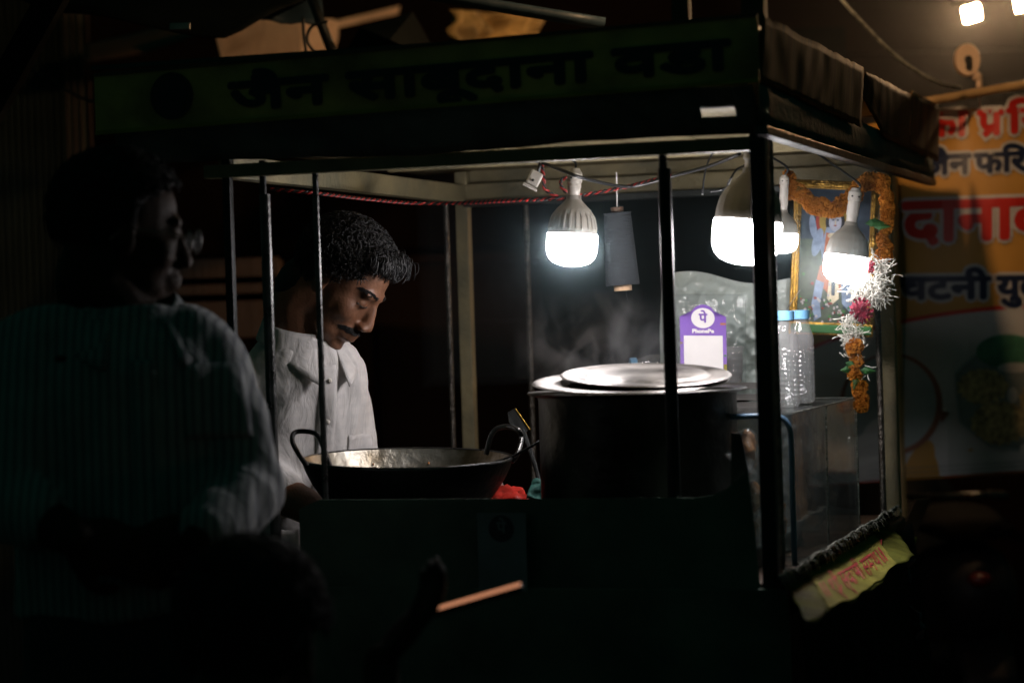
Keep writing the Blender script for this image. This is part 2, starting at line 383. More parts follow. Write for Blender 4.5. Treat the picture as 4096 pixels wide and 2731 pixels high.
tag(MB().tube(catmull([P(1310, 88, 5.05), P(1250, 105, 5.05), P(1228, 160, 5.05), P(1262, 215, 5.05), P(1300, 250, 5.05)], 6), .0035, 6).build('cable', 'wire_black', smooth=True), 'black cable looping left of the leaning pole', 'cable')
tag(MB().tube(catmull([P(-40, 230, 5.6), P(130, 285, 5.6), P(300, 380, 5.6), P(470, 440, 5.6)], 6), .004, 6).build('cable', 'wire_black', smooth=True), 'black cable sagging across the corrugated wall', 'cable')
tag(MB().tube([P(1500, -60, 4.6), P(1850, 2, 4.6), P(2270, 72, 4.6), P(2420, 96, 4.6)], .012, 10).build('metal_pipe', 'tarp_blue', smooth=True), 'grey metal pipe crossing above the middle of the roof', 'pipe')
tag(MB().box(P(720, 108, 4.7), .040, .012, .014).build('metal_bracket', 'aluminium', bevel=.002), 'small pale metal bracket under the black awning', 'bracket')

# ================================================================== THE CART
cart = thing('food_cart', C(CW/2, CD_/2, 0), 'snack cart with dark posts, lettered yellow fascia and lit interior', 'food cart')
def cpart(name, m, **k): return lambda mb: mb.build(name, m, cart, **k)
MB().cbox(-.02, CW+.02, -.015, CD_+.02, .895, .945).build('bed', 'wood_brown', cart, bevel=.004)
for k in range(9):                                   # bed planks
    b0 = -.01+k*.13; MB().cbox(-.015, CW+.015, b0, b0+.124, .9452, .951).build('plank', 'wood_brown', cart)
def post(a, b, w_, z0, z1, m, name='corner_post'): MB().cbox(a-w_/2, a+w_/2, b-w_/2, b+w_/2, z0, z1).build(name, m, cart, bevel=.002)
post(0, 0, .0235, .30, 1.70, 'iron'); post(.863, 0, .014, .30, 1.66, 'iron')
post(CW-.002, CD_, .026, .30, 1.66, 'paint_cream'); post(0, CD_+.008, .026, .30, 1.66, 'paint_cream')
def pipe(a, b, z0, z1, r, m, name='support_pipe'): MB().tube([C(a, b, z0), C(a, b, z1)], r, 14).build(name, m, cart, smooth='auto')
def rebar(a, b, z0, z1, r, m='rebar'):
    n = int((z1-z0)/.0042); pts = [C(a, b, z0+(z1-z0)*i/n) for i in range(n+1)]
    MB().tube(pts, [r*(1.0+.13*(i % 2)) for i in range(n+1)], 9).build('ribbed_rod', m, cart, smooth=True)
pipe(.799, 0, .95, 1.566, .0088, 'steel_pipe'); pipe(.803, .003, 1.566, 1.62, .0055, 'iron')
pipe(.712, 0, .95, 1.60, .0050, 'steel_pipe')
pipe(.145, 0, .95, 1.575, .0100, 'iron'); rebar(.158, .03, .955, 1.60, .0032); pipe(.147, 0, 1.575, 1.60, .0062, 'iron')
rebar(.002, .088, .955, 1.62, .0058); rebar(0, 1.052, .955, 1.62, .0055)
rebar(.871, 1.075, .95, 1.60, .0050); rebar(.733, CD_, .95, 1.60, .0050)
# beams
MB().cbox(-.012, CW+.03, -.011, .011, 1.595, 1.616).build('front_beam', 'paint_olive', cart, bevel=.002)
MB().cbox(CW-.014, CW+.014, .011, CD_-.014, 1.595, 1.632).build('side_beam', 'paint_cream', cart, bevel=.002)
MB().cbox(-.012, .012, .016, CD_-.014, 1.618, 1.645).build('side_beam', 'sheet_dark', cart, bevel=.002)
MB().cbox(-.012, CW+.012, CD_-.012, CD_+.016, 1.600, 1.634).build('back_beam', 'paint_cream', cart, bevel=.002)
MB().cbox(.012, CW-.012, CD_-.030, CD_-.014, 1.586, 1.600).build('back_rail', 'sheet_dark', cart, bevel=.002)
MB().cbox(.012, CW-.015, .70, .725, 1.637, 1.662).build('cross_beam', 'paint_cream', cart, bevel=.002)
MB().cbox(.56, .585, .015, .695, 1.640, 1.662).build('cross_beam', 'paint_cream', cart, bevel=.002)
for k in range(8):                                    # ceiling boards
    a0 = -.005+k*.125; MB().cbox(a0, a0+.123, .012, CD_+.12, 1.663+.0015*(k % 2), 1.672).build('ceiling_board', 'paint_cream', cart)
MB().cbox(.012, CW-.013, CD_+.017, CD_+.03, 1.634, 1.662).build('back_board', 'paint_cream', cart)
# roof, fascia and soffit
MB().hexa([C(a, b, z) for z in (1.772, 1.779) for a, b in ((1.06, -.075), (-.01, -.075), (-.012, 1.74), (1.02, 1.74))]).build('roof_sheet', 'sheet_dark', cart)
A0 = PC(3027, 61, b=-.08); 
fa = MB().hexa([C(1.05, -.084, 1.672), C(-.022, -.084, 1.692), C(-.022, -.079, 1.692), C(1.05, -.079, 1.672), C(1.05, -.084, 1.763), C(-.022, -.084, 1.787), C(-.022, -.079, 1.787), C(1.05, -.079, 1.763)]).build('fascia_board', 'fascia_yellow', cart)
fa['label'] = 'dark yellow front fascia with large dark lettering'
def strip(a0, z0, a1, z1, h, m, name, b=-.0865):
    return MB().hexa([C(a0, b, z0), C(a1, b, z1), C(a1, b+.003, z1), C(a0, b+.003, z0), C(a0, b, z0+h), C(a1, b, z1+h), C(a1, b+.003, z1+h), C(a0, b+.003, z0+h)]).build(name, m, fa)
strip(1.05, 1.668, -.022, 1.688, .006, 'sign_yellow', 'lower_trim'); strip(1.05, 1.760, -.022, 1.783, .005, 'wood_brown', 'upper_trim')
FX = frame(C(.818, -.0848, 1.6955), -FA, V((0, 0, 1))+(-FA)*0); 
FXm = frame(C(.815, -.0848, 1.694), (C(0, -.0848, 1.711)-C(.815, -.0848, 1.694)), ZZ)
lettering('जैन साबूदाना वडा', FXm, .795, .040, 'letter_dark', fa, bold=.0036, lift=.0008)
flat(oval(0, 0, .037, .037, 40), frame(C(.915, -.0848, 1.722), -FA, ZZ), 'emblem_dark', fa, .0008, 'emblem')
flat(oval(0, 0, .026, .026, 40), frame(C(.915, -.0848, 1.722), -FA, ZZ), 'letter_dark', fa, .0014, 'emblem')
def soff(u, v):
    a = 1.03-u*1.04; b = -.078+v*.064; z = 1.685-v*.066+.003*nz((a*6, b*6, 1), 2); return C(a, b, z+.004*math.sin(a*9))
MB().grid(lambda u, v: soff(u*.80, v), 30, 4).build('soffit', 'soffit', cart, smooth=True, solid=.002)
for u0, u1, v0, v1 in ((.80, .918, 0, 1), (.918, .968, 0, .42), (.918, .968, .62, 1), (.968, 1, 0, 1)):
    MB().grid(lambda u, v: soff(u0+u*(u1-u0), v0+v*(v1-v0)), 6, 4).build('soffit', 'soffit', cart, smooth=True, solid=.002)
pl = MB().hexa([C(a, b, z) for z, b in ((1.628, -.004), (1.6295, -.004)) for a, b in ((.13, .002), (.045, .002), (.045, .05), (.13, .05))])
# painted, peeling side sheets
def sidemat():
    m = bpy.data.materials.new('peeling_paint'); m.use_nodes = True; t = m.node_tree; b = t.nodes['Principled BSDF']; b.inputs['Roughness'].default_value = .65; b.inputs['Specular IOR Level'].default_value = .12
    tc = t.nodes.new('ShaderNodeTexCoord'); mp = t.nodes.new('ShaderNodeMapping'); mp.inputs['Scale'].default_value = (9, 9, 1.2); t.links.new(tc.outputs['Object'], mp.inputs[0])
    n = t.nodes.new('ShaderNodeTexNoise'); n.inputs['Scale'].default_value = 3.2; n.inputs['Detail'].default_value = 7; t.links.new(mp.outputs[0], n.inputs[0])
    r = t.nodes.new('ShaderNodeValToRGB'); e = r.color_ramp.elements; e[0].position = .36; e[0].color = (.005, .005, .004, 1); e[1].position = .45; e[1].color = (.085, .048, .007, 1)
    for p, c in ((.52, (.07, .042, .012)), (.58, (.05, .010, .006)), (.66, (.03, .016, .006))): q = e.new(p); q.color = (*c, 1)
    t.links.new(n.outputs[0], r.inputs[0]); t.links.new(r.outputs[0], b.inputs['Base Color']); MT['peeling'] = m
sidemat()
def sidepanel(b0, b1, o0, o1, top, tear=0, sd=0):
    def fn(u, v):
        b = b0+(b1-b0)*u; a = -.02-(o0+(o1-o0)*u)
        zt = top+.004*nz((b*7, sd, 0), 1)+.003*nz((b*45, sd, 3), 1); zb = 1.688-.012*b+.006*nz((b*30, sd, 5), 1)
        if tear: zb += tear*max(0, 1-abs(u-.0)/.45)
        return C(a-.0012*nz((b*14, v*2, sd), 1)-.008*v, b, zb+(zt-zb)*v)
    MB().grid(fn, 40, 8).build('side_fascia', 'peeling', cart, smooth=True, solid=.002)
sidepanel(-.078, .78, 0, .004, 1.785, 0, 1); sidepanel(.795, 1.34, .004, .006, 1.780, .06, 2); sidepanel(1.345, 1.75, .006, .008, 1.788, 0, 3)
MB().cbox(-.03, -.012, -.075, 1.7, 1.612, 1.626).build('side_gutter', 'sheet_dark', cart, bevel=.002)
MB().grid(lambda u, v: C(-.018-.004*u*v, -.07+1.8*u, 1.69-.062*v), 24, 3).build('soffit', 'soffit', cart, smooth=True, solid=.002)
# post stumps above the roof
MB().box(C(.0, .0, 1.89), .034, .034, .22, (FA, SB, ZZ)).build('post_top', 'wood_brown', cart, bevel=.002)
MB().box(C(.135, .10, 1.89), .026, .026, .22, (FA, SB, ZZ)).build('post_top', 'wood_brown', cart, bevel=.002)
# front board and wind guard of the stove
MB().cbox(-.03, CW+.02, -.030, -.018, .60, .945).build('front_board', 'board_green', cart, bevel=.002)
gp = [PC(1196, 2034, b=-.014), PC(1280, 1998, b=-.014), PC(2780, 1990, b=-.014), PC(2850, 1981, b=-.014), PC(2905, 1955, b=-.014), PC(2950, 1918, b=-.014), PC(2992, 1886, b=-.014), PC(3008, 2030, b=-.014), PC(3038, 2330, b=-.014), PC(3038, 2480, b=-.014), PC(1210, 2480, b=-.014)]
MB().prism(gp, SB*.003).build('wind_guard', 'board_green', cart)
gq = [PC(2925, 1731, b=.05), PC(2962, 1731, b=.05), PC(2992, 1880, b=.05), PC(3002, 2200, b=.05), PC(2925, 2200, b=.05)]
MB().prism(gq, SB*.003).build('wind_guard', 'sheet_dark', cart)
MB().prism([C(.735, -.008, .953), C(.735, .55, .953), C(.735, .55, 1.06), C(.735, -.008, 1.06)], FA*.003).build('wind_guard', 'sheet_dark', cart)
MB().cbox(.06, .72, .06, .55, .952, .985).build('stove_base', 'sheet_dark', cart, bevel=.004)
# shelf, axle, wheels under the bed
MB().cbox(-.02, CW+.02, -.015, CD_, .52, .545).build('lower_shelf', 'wood_brown', cart, bevel=.003)
for a in (-.055, CW+.055):
    for b in (.17, 1.0):
        X = frame(C(a, b, .30), SB, ZZ); wh = MB().lathe([(.27, -.02), (.30, -.014), (.30, .014), (.27, .02), (.27, -.02)], 40, X).build('wheel', 'rubber_black', cart, smooth='auto')
        MB().lathe([(.0, -.03), (.03, -.03), (.03, .03), (.0, .03)], 16, X).build('hub', 'iron', wh)
        for k in range(10):
            t = k*math.pi/5; MB().tube([X @ V((.028*math.cos(t), .028*math.sin(t), 0)), X @ V((.272*math.cos(t), .272*math.sin(t), 0))], .004, 6).build('spoke', 'iron', wh)
# side sill with a frayed sheet edge, slanting sign flap and hanging skirt
_s0 = PC(3118, 2310, a=-.06); _s1 = PC(3590, 2022, a=-.06)
def sillp(t): return _s0.lerp(_s1, t)+V((0, 0, .006*nz((t*9, 0, 0), 1.5)))
MB().grid(lambda u, v: C(-.0, .03+1.14*u, .953)*(1-v)+(sillp(u)+V((0, 0, -.001)))*v, 40, 4).build('overhang_sheet', 'tarp_dark', cart, smooth=True, solid=.003)
fr = MB()
n = 110; fr.tube([sillp(i/n)+V((.002*nz((i, 1, 0), .7), 0, .0025*nz((i, 2, 0), .6))) for i in range(n+1)], [.0022*(1+.6*nz((i, 9, 0), 1.7)) for i in range(n+1)], 7)
for i in range(150):
    p = sillp(random.random()); d = V((random.uniform(.2, 1)*.012, random.uniform(-.006, .006), random.uniform(-.016, .006))); fr.tube([p, p+d*.6, p+d+V((0, 0, -.004))], .0008, 4)
fr.build('frayed_edge', 'frayed', cart, smooth=True)
TL = PC(3215, 2305, a=-.045); BL = PC(3298, 2436, a=-.125); TR_ = PC(3492, 2140, a=-.045); BR = PC(3582, 2256, a=-.125)
def flap(u, v): 
    p = (TL*(1-u)+TR_*u)*(1-v)+(BL*(1-u)+BR*u)*v; return p+V((.003, 0, 0))*nz(p, 25)+V((0, 0, -.010*v*math.sin(math.pi*max(0, min(1, u)))+.006*v*nz(p, 11, 4)))
fl = MB().grid(lambda u, v: flap(-.20+u*1.50, -.06+v*(1.10+.12*nz((u*6, 0, 0), 1))), 50, 14).build('sign_flap', 'plastic_yellow', cart, smooth=True, solid=.002)
sg = MB().grid(lambda u, v: flap(.03+u*.955, v)+V((.0030, -.0012, .0030)), 30, 10).build('sign_sheet', 'sign_yellow', fl, smooth=True)
sw = (TR_-TL).length; shh = (TL-BL).length
def flw(p): q = flap(.06+p.x/sw, .80-p.y/shh); return q+V((.0036, -.0016, .0036))+V((.55, -.2, .8))*p.z
_sw = ['॥', 'श्ी', 'स्वामी', 'समथ', '॥']; _mx = lambda t_: max(v.x for v in glyphs(t_)[0]); _tot = _mx(' '.join(_sw)); _pre = ''
for wd in _sw:                       # one part for each word of the sign
    x0 = _mx(_pre+'न')-_mx('न') if _pre else 0.; x1 = _mx(_pre+wd); kx = sw*.86/_tot
    flx = lambda p, x0=x0: flw(V((p.x+x0*kx, p.y, p.z)))
    ex = [((.62, .40), (.28, -.04), .10)] if wd == 'श्ी' else ([((1.95, 1.02), (2.10, 1.34), .10)] if wd == 'समथ' else [])
    lettering(wd, None, (x1-x0)*kx, shh*.42, 'sign_red', sg, bold=.0005, lift=.0006, warp=flx, extra=ex, name='lettering'); _pre += wd+' '
fl['label'] = 'yellow hand-lettered sign flap slanting out under the bed edge'
def skirt(u, v):
    b = .02+u*1.16; z = .935-v*.36; return C(-.034-.03*v-.014*v*math.sin(b*34), b, z-.02*nz((b*8, v, 0), 1))
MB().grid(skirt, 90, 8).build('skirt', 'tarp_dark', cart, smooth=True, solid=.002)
cl = psheet([(3560, 2500), (3652, 2480), (3640, 2150), (3520, 2130)], [4.62, 4.74, 4.72, 4.66], 14, 30, amp=.03, sc_=22, sd=3, crease=.02).build('hanging_plastic', 'plastic_yellow', cart, smooth=True, solid=.0015)
for k, (x0, x1) in enumerate(((3588, 3606), (3618, 3632), (3570, 3580))):
    psheet([(x0+20, 2560), (x1+22, 2550), (x1, 2235), (x0, 2240)], [4.60, 4.64, 4.62, 4.60], 4, 24, amp=.03, sc_=22, sd=3, crease=.02).build('plastic_ribbon', 'plastic_navy', cl, smooth=True, solid=.001)
# paper notice on the front board (its square code left blank)
nt_ = PC(1917, 2050, b=-.034); nb_ = PC(2112, 2375, b=-.034)
X = frame(PC(1917, 2365, b=-.0318), -FA, ZZ); nw = (PC(2112, 2365, b=-.0318)-PC(1917, 2365, b=-.0318)).length; nh = nt_.z-PC(1917, 2365, b=-.034).z
pn = MB().prism([X @ V(p) for p in ((0, 0, 0), (nw, 0, 0), (nw, nh, 0), (0, nh, 0))], SB*-.0008).build('paper_notice', 'notice_paper')
tag(pn, 'dim paper payment notice pasted on the dark front board', 'notice')
flat(oval(nw*.5, nh*.80, nw*.26, nw*.26), X, 'letter_dark', pn, .0014, 'notice_roundel')
lettering('पे', X @ M.Translation((nw*.41, nh*.75, 0)), None, nw*.2, 'notice_paper', pn, bold=.0008, lift=.0018)

# ================================================================== LAMPS
def make_bulb(top, bottom, D, label, hold=1.0, fins=.028, lit='diffuser'):
    """LED bulb hanging along top->bottom; D is the diffuser diameter"""
    top = V(top); bottom = V(bottom); ax = (bottom-top); L = ax.length; ax.normalize()
    x = ax.cross(V((0, 1, 0))).normalized(); y = ax.cross(x)
    X = M(((x.x, y.x, ax.x, top.x), (x.y, y.y, ax.y, top.y), (x.z, y.z, ax.z, top.z), (0, 0, 0, 1)))
    t = thing('led_bulb', bottom, label, 'bulb'); r = D/2; d0 = L-.64*D
    n0 = d0-.74*D
    prof = [(.0, n0-.02*D), (.145*D, n0-.02*D), (.15*D, n0+.06*D), (.20*D, n0+.12*D), (.34*D, n0+.26*D), (.435*D, n0+.42*D), (.475*D, n0+.60*D), (.485*D, d0-.02*D), (.485*D, d0)]
    fin = lambda an, z, j: 1+(.030*(1 if math.cos(an*22) > 0 else -1) if 4 <= j <= 6 else 0)
    pts = []
    for i in range(len(prof)-1):
        for k in range(4): pts.append((prof[i][0]+(prof[i+1][0]-prof[i][0])*k/4, prof[i][1]+(prof[i+1][1]-prof[i][1])*k/4))
    pts.append(prof[-1])
    fin2 = lambda an, z, j: 1+(fins*(1 if math.cos(an*22) > 0 else -1) if n0+.30*D < z < d0-.10*D else 0)
    MB().lathe(pts, 88*2, X, fin2).build('heat_sink', 'bulb_body', t, smooth='auto')
    dp = [(.490*D, d0), (.5*D, d0+.03*D), (.5*D, d0+.26*D), (.488*D, d0+.38*D), (.44*D, d0+.49*D), (.36*D, d0+.565*D), (.24*D, d0+.612*D), (.12*D, d0+.635*D), (.0, d0+.64*D)]
    MB().lathe(dp, 64, X).build('diffuser', lit, t, smooth=True)
    h1 = n0-.02*D; h0 = 0.0
    hp = [(0, h0), (.09*D*hold, h0+.01*D), (.125*D*hold, h0+.07*D), (.15*D*hold, h0+.10*D), (.155*D*hold, h0+.28*D), (.135*D*hold, h0+.30*D), (.14*D*hold, h1-.16*D), (.125*D*hold, h1-.14*D), (.12*D*hold, h1)]
    ho = MB().lathe(hp, 36, X).build('lamp_holder', 'porcelain', t, smooth='auto')
    for s in (-1, 1):
        q = X @ V((.075*D*hold*s, .125*D*hold, h0+.20*D)); MB().tube([q, q+y*.03*D], .022*D, 10).build('screw_hole', 'black', ho)
    return t
Y1, Y2 = 4.09, 3.86
b1 = make_bulb(P(2300, 672, Y1), P(2284, 1066, Y1), 203*Y1/FPX, 'ribbed LED bulb hanging beside the thread cone, leftmost of the lit bulbs')
b2 = make_bulb(P(3022, 560, Y2), P(2976, 1060, Y2), 276*Y2/FPX, 'big LED bulb half hidden behind the left side of the corner post', fins=.004)
b4 = make_bulb(P(3138, 700, 4.36), P(3128, 1014, 4.36), 124*4.36/FPX, 'small LED bulb showing just right of the corner post', fins=.004, lit='diffuser_dim')
b3 = make_bulb(P(3424, 752, 4.34), P(3372, 1136, 4.34), .0800, 'tilted LED bulb glowing in front of the framed picture', fins=.003, lit='diffuser_dim')
def cord(pts, r, m, label, name='electric_cord', n=8):
    return tag(MB().tube(catmull(pts, n), r, 7).build(name, m, smooth=True), label, 'cord')
cord([P(2302, 676, Y1), P(2300, 650, Y1+.01), P(2260, 630, Y1), P(2185, 640, Y1), P(2165, 640, Y1)], .0022, 'wire_black', 'black cord from the leftmost bulb holder up to the roof')
cord([P(3022, 566, Y2), P(3020, 545, Y2), C(.06, .33, 1.664)], .0028, 'wire_black', 'short cord holding the big bulb under the roof')
cord([P(3138, 704, 4.36), P(3138, 660, 4.36), C(.20, .80, 1.664)], .0022, 'wire_black', 'short cord holding the small bulb right of the corner post')
cord([P(3426, 756, 4.34), P(3424, 725, 4.34), C(.0+.10, .84, 1.664)], .0022, 'wire_black', 'short cord holding the bulb in front of the picture')
cord([P(2130, 642, Y1-.03), P(2180, 655, Y1-.03), P(2270, 690, Y2+.12), P(2330, 712, Y2+.12), P(2480, 745, Y1-.03), P(2560, 740, Y1-.03), P(2690, 705, Y2+.12), P(2850, 660, Y2+.06), P(2960, 615, Y2)], .0030, 'wire_black', 'black cable slung from the plug past the bulb to the corner post')
cord([P(2810, 780, Y2+.12), P(2818, 700, Y2+.12), P(2835, 640, Y2+.12), P(2862, 598, Y2+.12)], .0016, 'wire_black', 'thin dark wire hanging under the roof between the two posts')
cord([P(2985, 660, Y2+.06), P(2945, 680, Y2+.06), P(2920, 720, Y2+.06), P(2900, 755, Y2+.12), P(2840, 768, Y2+.12)], .0018, 'wire_black', 'thin black wire curling beside the largest bulb')
def twisted(pts, label, pitch=.0170, r=.0019, h=.0018):
    c = catmull(pts, 26); t = thing('twisted_cable', c[0], label, 'cable'); acc = 0; A = []; B = []
    # resample evenly
    ev = [c[0]]; 
    for p in c[1:]:
        while (p-ev[-1]).length > .0024: ev.append(ev[-1]+(p-ev[-1]).normalized()*.0024)
    for i, p in enumerate(ev):
        d = (ev[min(i+1, len(ev)-1)]-ev[max(i-1, 0)]).normalized(); nx = d.cross(ZZ).normalized(); ny = nx.cross(d); an = i*.0024/pitch*2*math.pi
        o = (nx*math.cos(an)+ny*math.sin(an))*h; A.append(p+o); B.append(p-o)
    MB().tube(A, r, 6).build('red_strand', 'wire_red', t, smooth=True); MB().tube(B, r, 6).build('black_strand', 'wire_black', t, smooth=True)
twisted([P(1082, 757, Y1), P(1280, 775, 4.1), P(1500, 800, 4.25), P(1680, 814, 4.35), P(1860, 812, 4.3), P(2060, 802, 4.15), P(2215, 796, Y1), P(2262, 796, Y1+.01)], 'long red and black twisted cable running along the left beam')
twisted([P(2275, 790, Y1), P(2420, 765, Y1), P(2560, 735, Y1-.03), P(2690, 700, Y2+.12)], 'red and black twisted cable between the bulb holder and the thin post')
twisted([P(2165, 650, Y1-.02), P(2175, 710, Y1-.02), P(2180, 755, Y1-.01), P(2225, 785, Y1), P(2262, 796, Y1)], 'short red and black twisted cable hanging from the white plug')
twisted([P(2268, 772, Y1-.01), P(2245, 745, Y1-.01), P(2246, 720, Y1-.01), P(2272, 708, Y1-.01)], 'tiny red and black cable loop at the leftmost bulb holder')
# white plug hanging by its flex
pg = thing('plug_socket', P(2135, 740, Y1-.03), 'small white plug hanging left of the leftmost bulb', 'plug')
ax = ((P(2118, 752, Y1-.03)-P(2150, 690, Y1-.03)).normalized()); sx = ax.cross(V((0, 1, 0))).normalized(); sy = ax.cross(sx)
MB().box(P(2138, 715, Y1-.03), .022, .018, .025, (sx, sy, ax)).build('body', 'porcelain', pg, bevel=.003)
MB().box(P(2120, 748, Y1-.03), .026, .021, .004, (sx, sy, ax)).build('rim', 'porcelain', pg, bevel=.001)
q = P(2131, 722, Y1-.03)-V((0, .0095, 0)); MB().tube([q, q-V((0, .002, 0))], .0022, 10).build('screw_hole', 'black', pg)
MB().tube(catmull([P(2152, 690, Y1-.03), P(2160, 660, Y1-.03), P(2165, 640, Y1-.01)], 5), .003, 6).build('flex', 'wire_black', pg)

# ================================================================== CONE OF THREAD
sp = thing('thread_cone', P(2500, 1160, 4.36), 'grey-blue cone of thread hanging from the roof', 'thread cone')
tp = P(2468, 838, 4.36); bt = P(2492, 1158, 4.36); ax = (bt-tp); L = ax.length; ax.normalize(); x = ax.cross(V((0, 1, 0))).normalized(); y = ax.cross(x)
X = M(((x.x, y.x, ax.x, tp.x), (x.y, y.y, ax.y, tp.y), (x.z, y.z, ax.z, tp.z), (0, 0, 0, 1)))
k = 4.36/FPX
MB().lathe([(.0, .006), (.040*.5+.006, .006), (53*k, .008), (54*k, .012), (68*k, L-.014), (67*k, L-.008), (.0, L-.008)], 40, X).build('thread', 'thread_grey', sp, smooth='auto')
MB().lathe([(.0, -.004), (26*k, -.004), (24*k, .010), (0, .010)], 24, X).build('cone_tip', 'wood_brown', sp, smooth='auto')
MB().lathe([(.0, L-.010), (36*k, L-.010), (36*k, L+.002), (0, L+.002)], 24, X).build('cone_base', 'card_paper', sp, smooth='auto')
MB().tube([tp+V((0, 0, .002)), P(2468, 760, 4.36), P(2466, 690, 4.36)], .0012, 5).build('string', 'white_paper', sp)
MB().tube(catmull([P(2505, 1162, 4.36), P(2505, 1180, 4.36), P(2512, 1205, 4.36)], 4), .0006, 4).build('thread_end', 'thread_grey', sp)

# ================================================================== WOK
wc = PC(1630, 1836, b=.235); WR = 422*wc.y/FPX
wk = thing('wok', wc-V((0, 0, .13)), 'large dark iron wok with two loop handles over the stove', 'wok')
WX = M.Translation(wc) @ M.Rotation(R(2.2), 4, 'X') @ M.Rotation(R(1.2), 4, 'Y')
pin = [(WR*math.sin(t)*1.0, -.125+.125*(1-math.cos(t))/(1-math.cos(1.25))*1.0) for t in [1.25*i/16 for i in range(17)]]
sc_in = WR/(WR*math.sin(1.25)); pin = [(r*sc_in, z) for r, z in pin]
MB().lathe([(r*.985, z+.002) for r, z in pin], 72, WX).build('inside', 'wok_in', wk, smooth=True)
MB().lathe([(r*1.0, z-.0025) for r, z in pin]+[(WR*1.006, .0), (WR*1.004, .003), (WR*.985, .003), (WR*.983, .0)], 72, WX).build('outside', 'wok_out', wk, smooth='auto')
MB().lathe([(WR*1.006, -.001), (WR*1.008, .003), (WR*.99, .0042), (WR*.982, .002)], 72, WX).build('rim', 'steel_pipe', wk, smooth=True)
yl = wc.y-.04; MB().tube(catmull([P(1228, 1862, yl-.05), P(1196, 1818, yl-.03), P(1170, 1765, yl-.02), P(1176, 1732, yl), P(1215, 1724, yl), P(1268, 1738, yl-.02), P(1296, 1795, yl-.06), P(1322, 1868, yl-.08)], 6), .0042, 10).build('handle', 'wok_out', wk, smooth=True)
yr = wc.y+.02; MB().tube(catmull([P(1944, 1818, yr+.04), P(1962, 1750, yr+.04), P(1985, 1716, yr+.04), P(2030, 1706, yr+.03), P(2072, 1720, yr), P(2086, 1752, yr), P(2072, 1810, yr-.03), P(2046, 1846, yr-.04)], 6), .0045, 10).build('handle', 'steel_pipe', wk, smooth=True)
sk = MB().tube([P(1905, 1870, wc.y), P(2046, 1828, wc.y-.02), P(2160, 1765, wc.y-.06)], .0022, 8).build('cooking_skewer', 'iron', smooth=True)
tag(sk, 'thin iron skewer leaning on the right rim of the wok', 'skewer')
cr = []
for k in range(26):                                   # crumbs stuck to the wok wall
    t = random.uniform(1.6, 4.9)-.9; u_ = random.uniform(.62, .96); i = int(u_*16); r, z = pin[i]; p = WX @ V((r*.975*math.cos(t), r*.975*math.sin(t), z+.004))
    cr.append(MB().ell(p, .0016, .0016, .0022, nu=6, nv=4))
for m_ in cr: m_.build('crumb', 'snack_orange', wk)

# ================================================================== POT AND PLATES
pc = PC(2548, 1562, b=.22); PR = 396*pc.y/FPX
pot = thing('cooking_pot', V((pc.x, pc.y, .985)), 'tall blackened aluminium pot with a flat rim on the stove', 'pot')
z1 = pc.z; z0 = .985
MB().lathe([(0, z0), (PR*.93, z0), (PR*.985, z0+.012), (PR, z0+.03), (PR, z1-.012), (PR*1.01, z1-.006), (PR*1.10, z1-.002), (PR*1.115, z1), (PR*1.10, z1+.002), (PR*1.0, z1-.001), (PR*.985, z1-.01), (PR*.985, z0+.03), (PR*.9, z0+.006), (0, z0+.006)], 80, M.Translation((pc.x, pc.y, 0))).build('pot_body', 'pot_dark', pot, smooth='auto')
def plate(center, Rp, tilt, label, rollx=0):
    X = M.Translation(center) @ M.Rotation(R(tilt), 4, 'X') @ M.Rotation(R(rollx), 4, 'Y')
    pr = [(0, .0), (Rp*.66, .0), (Rp*.70, -.0012), (Rp*.745, -.0046), (Rp*.775, -.0050), (Rp*.81, -.0036), (Rp*.95, -.0030), (Rp*.985, -.0034), (Rp*1.0, -.0052), (Rp*.985, -.0062), (Rp*.80, -.0064), (Rp*.74, -.0072), (Rp*.69, -.0030), (0, -.002)]
    pr = [(r, z*1.0) for r, z in pr]
    o = MB().lathe(pr, 80, X).build('steel_plate', 'aluminium', smooth='auto'); return tag(o, label, 'plate')
plate(V((P(2520, 1500, pc.y).x, pc.y-.005, z1+.0205)), 395*pc.y/FPX, 5.2, 'steel plate lying under another as a pot lid, its left rim showing')
plate(V((P(2582, 1500, pc.y).x, pc.y-.012, z1+.0300)), 342*pc.y/FPX, 6.4, 'upper steel plate with smudged raised centre covering the pot', 1.0)
ld = thing('spatula', P(2060, 1700, 4.1), 'black spatula blade leaning between the wok handle and the pot', 'spatula')
MB().prism([P(2030, 1650, 4.15), P(2060, 1632, 4.15), P(2120, 1720, 4.1), P(2080, 1740, 4.1), P(2035, 1690, 4.13)], V((0, .003, 0))).build('blade', 'iron', ld, bevel=.001)
MB().tube([P(2095, 1725, 4.1), P(2140, 1860, 4.05), P(2165, 1960, 4.02)], .004, 8).build('shaft', 'iron', ld)
MB().tube([P(2062, 1634, 4.148), P(2120, 1718, 4.098)], .0011, 6).build('copper_edge', 'gold', ld)
rp = psheet([(1930, 2010), (2120, 2005), (2090, 1965), (1990, 1955)], [4.05, 4.0, 4.15, 4.18], 12, 8, amp=.012, sc_=30, sd=5, crease=.01).build('snack_packet', 'red_packet', smooth=True, solid=.006)
tag(rp, 'bright red foil packet lying right of the wok', 'packet')
wp = MB().prism([P(1988, 1962, 4.16), P(2010, 1930, 4.16), P(2026, 1958, 4.16)], V((0, .002, 0))).build('paper_scrap', 'white_paper'); tag(wp, 'white paper corner standing above the red packet', 'paper')
gc = psheet([(2105, 2000), (2200, 2000), (2175, 1925), (2135, 1925)], [3.98, 3.98, 4.02, 4.02], 12, 10, amp=.016, sc_=28, sd=9, crease=.012).build('rag', 'green_cloth', smooth=True, solid=.004)
tag(gc, 'dark green rag tucked at the foot of the pot', 'rag')

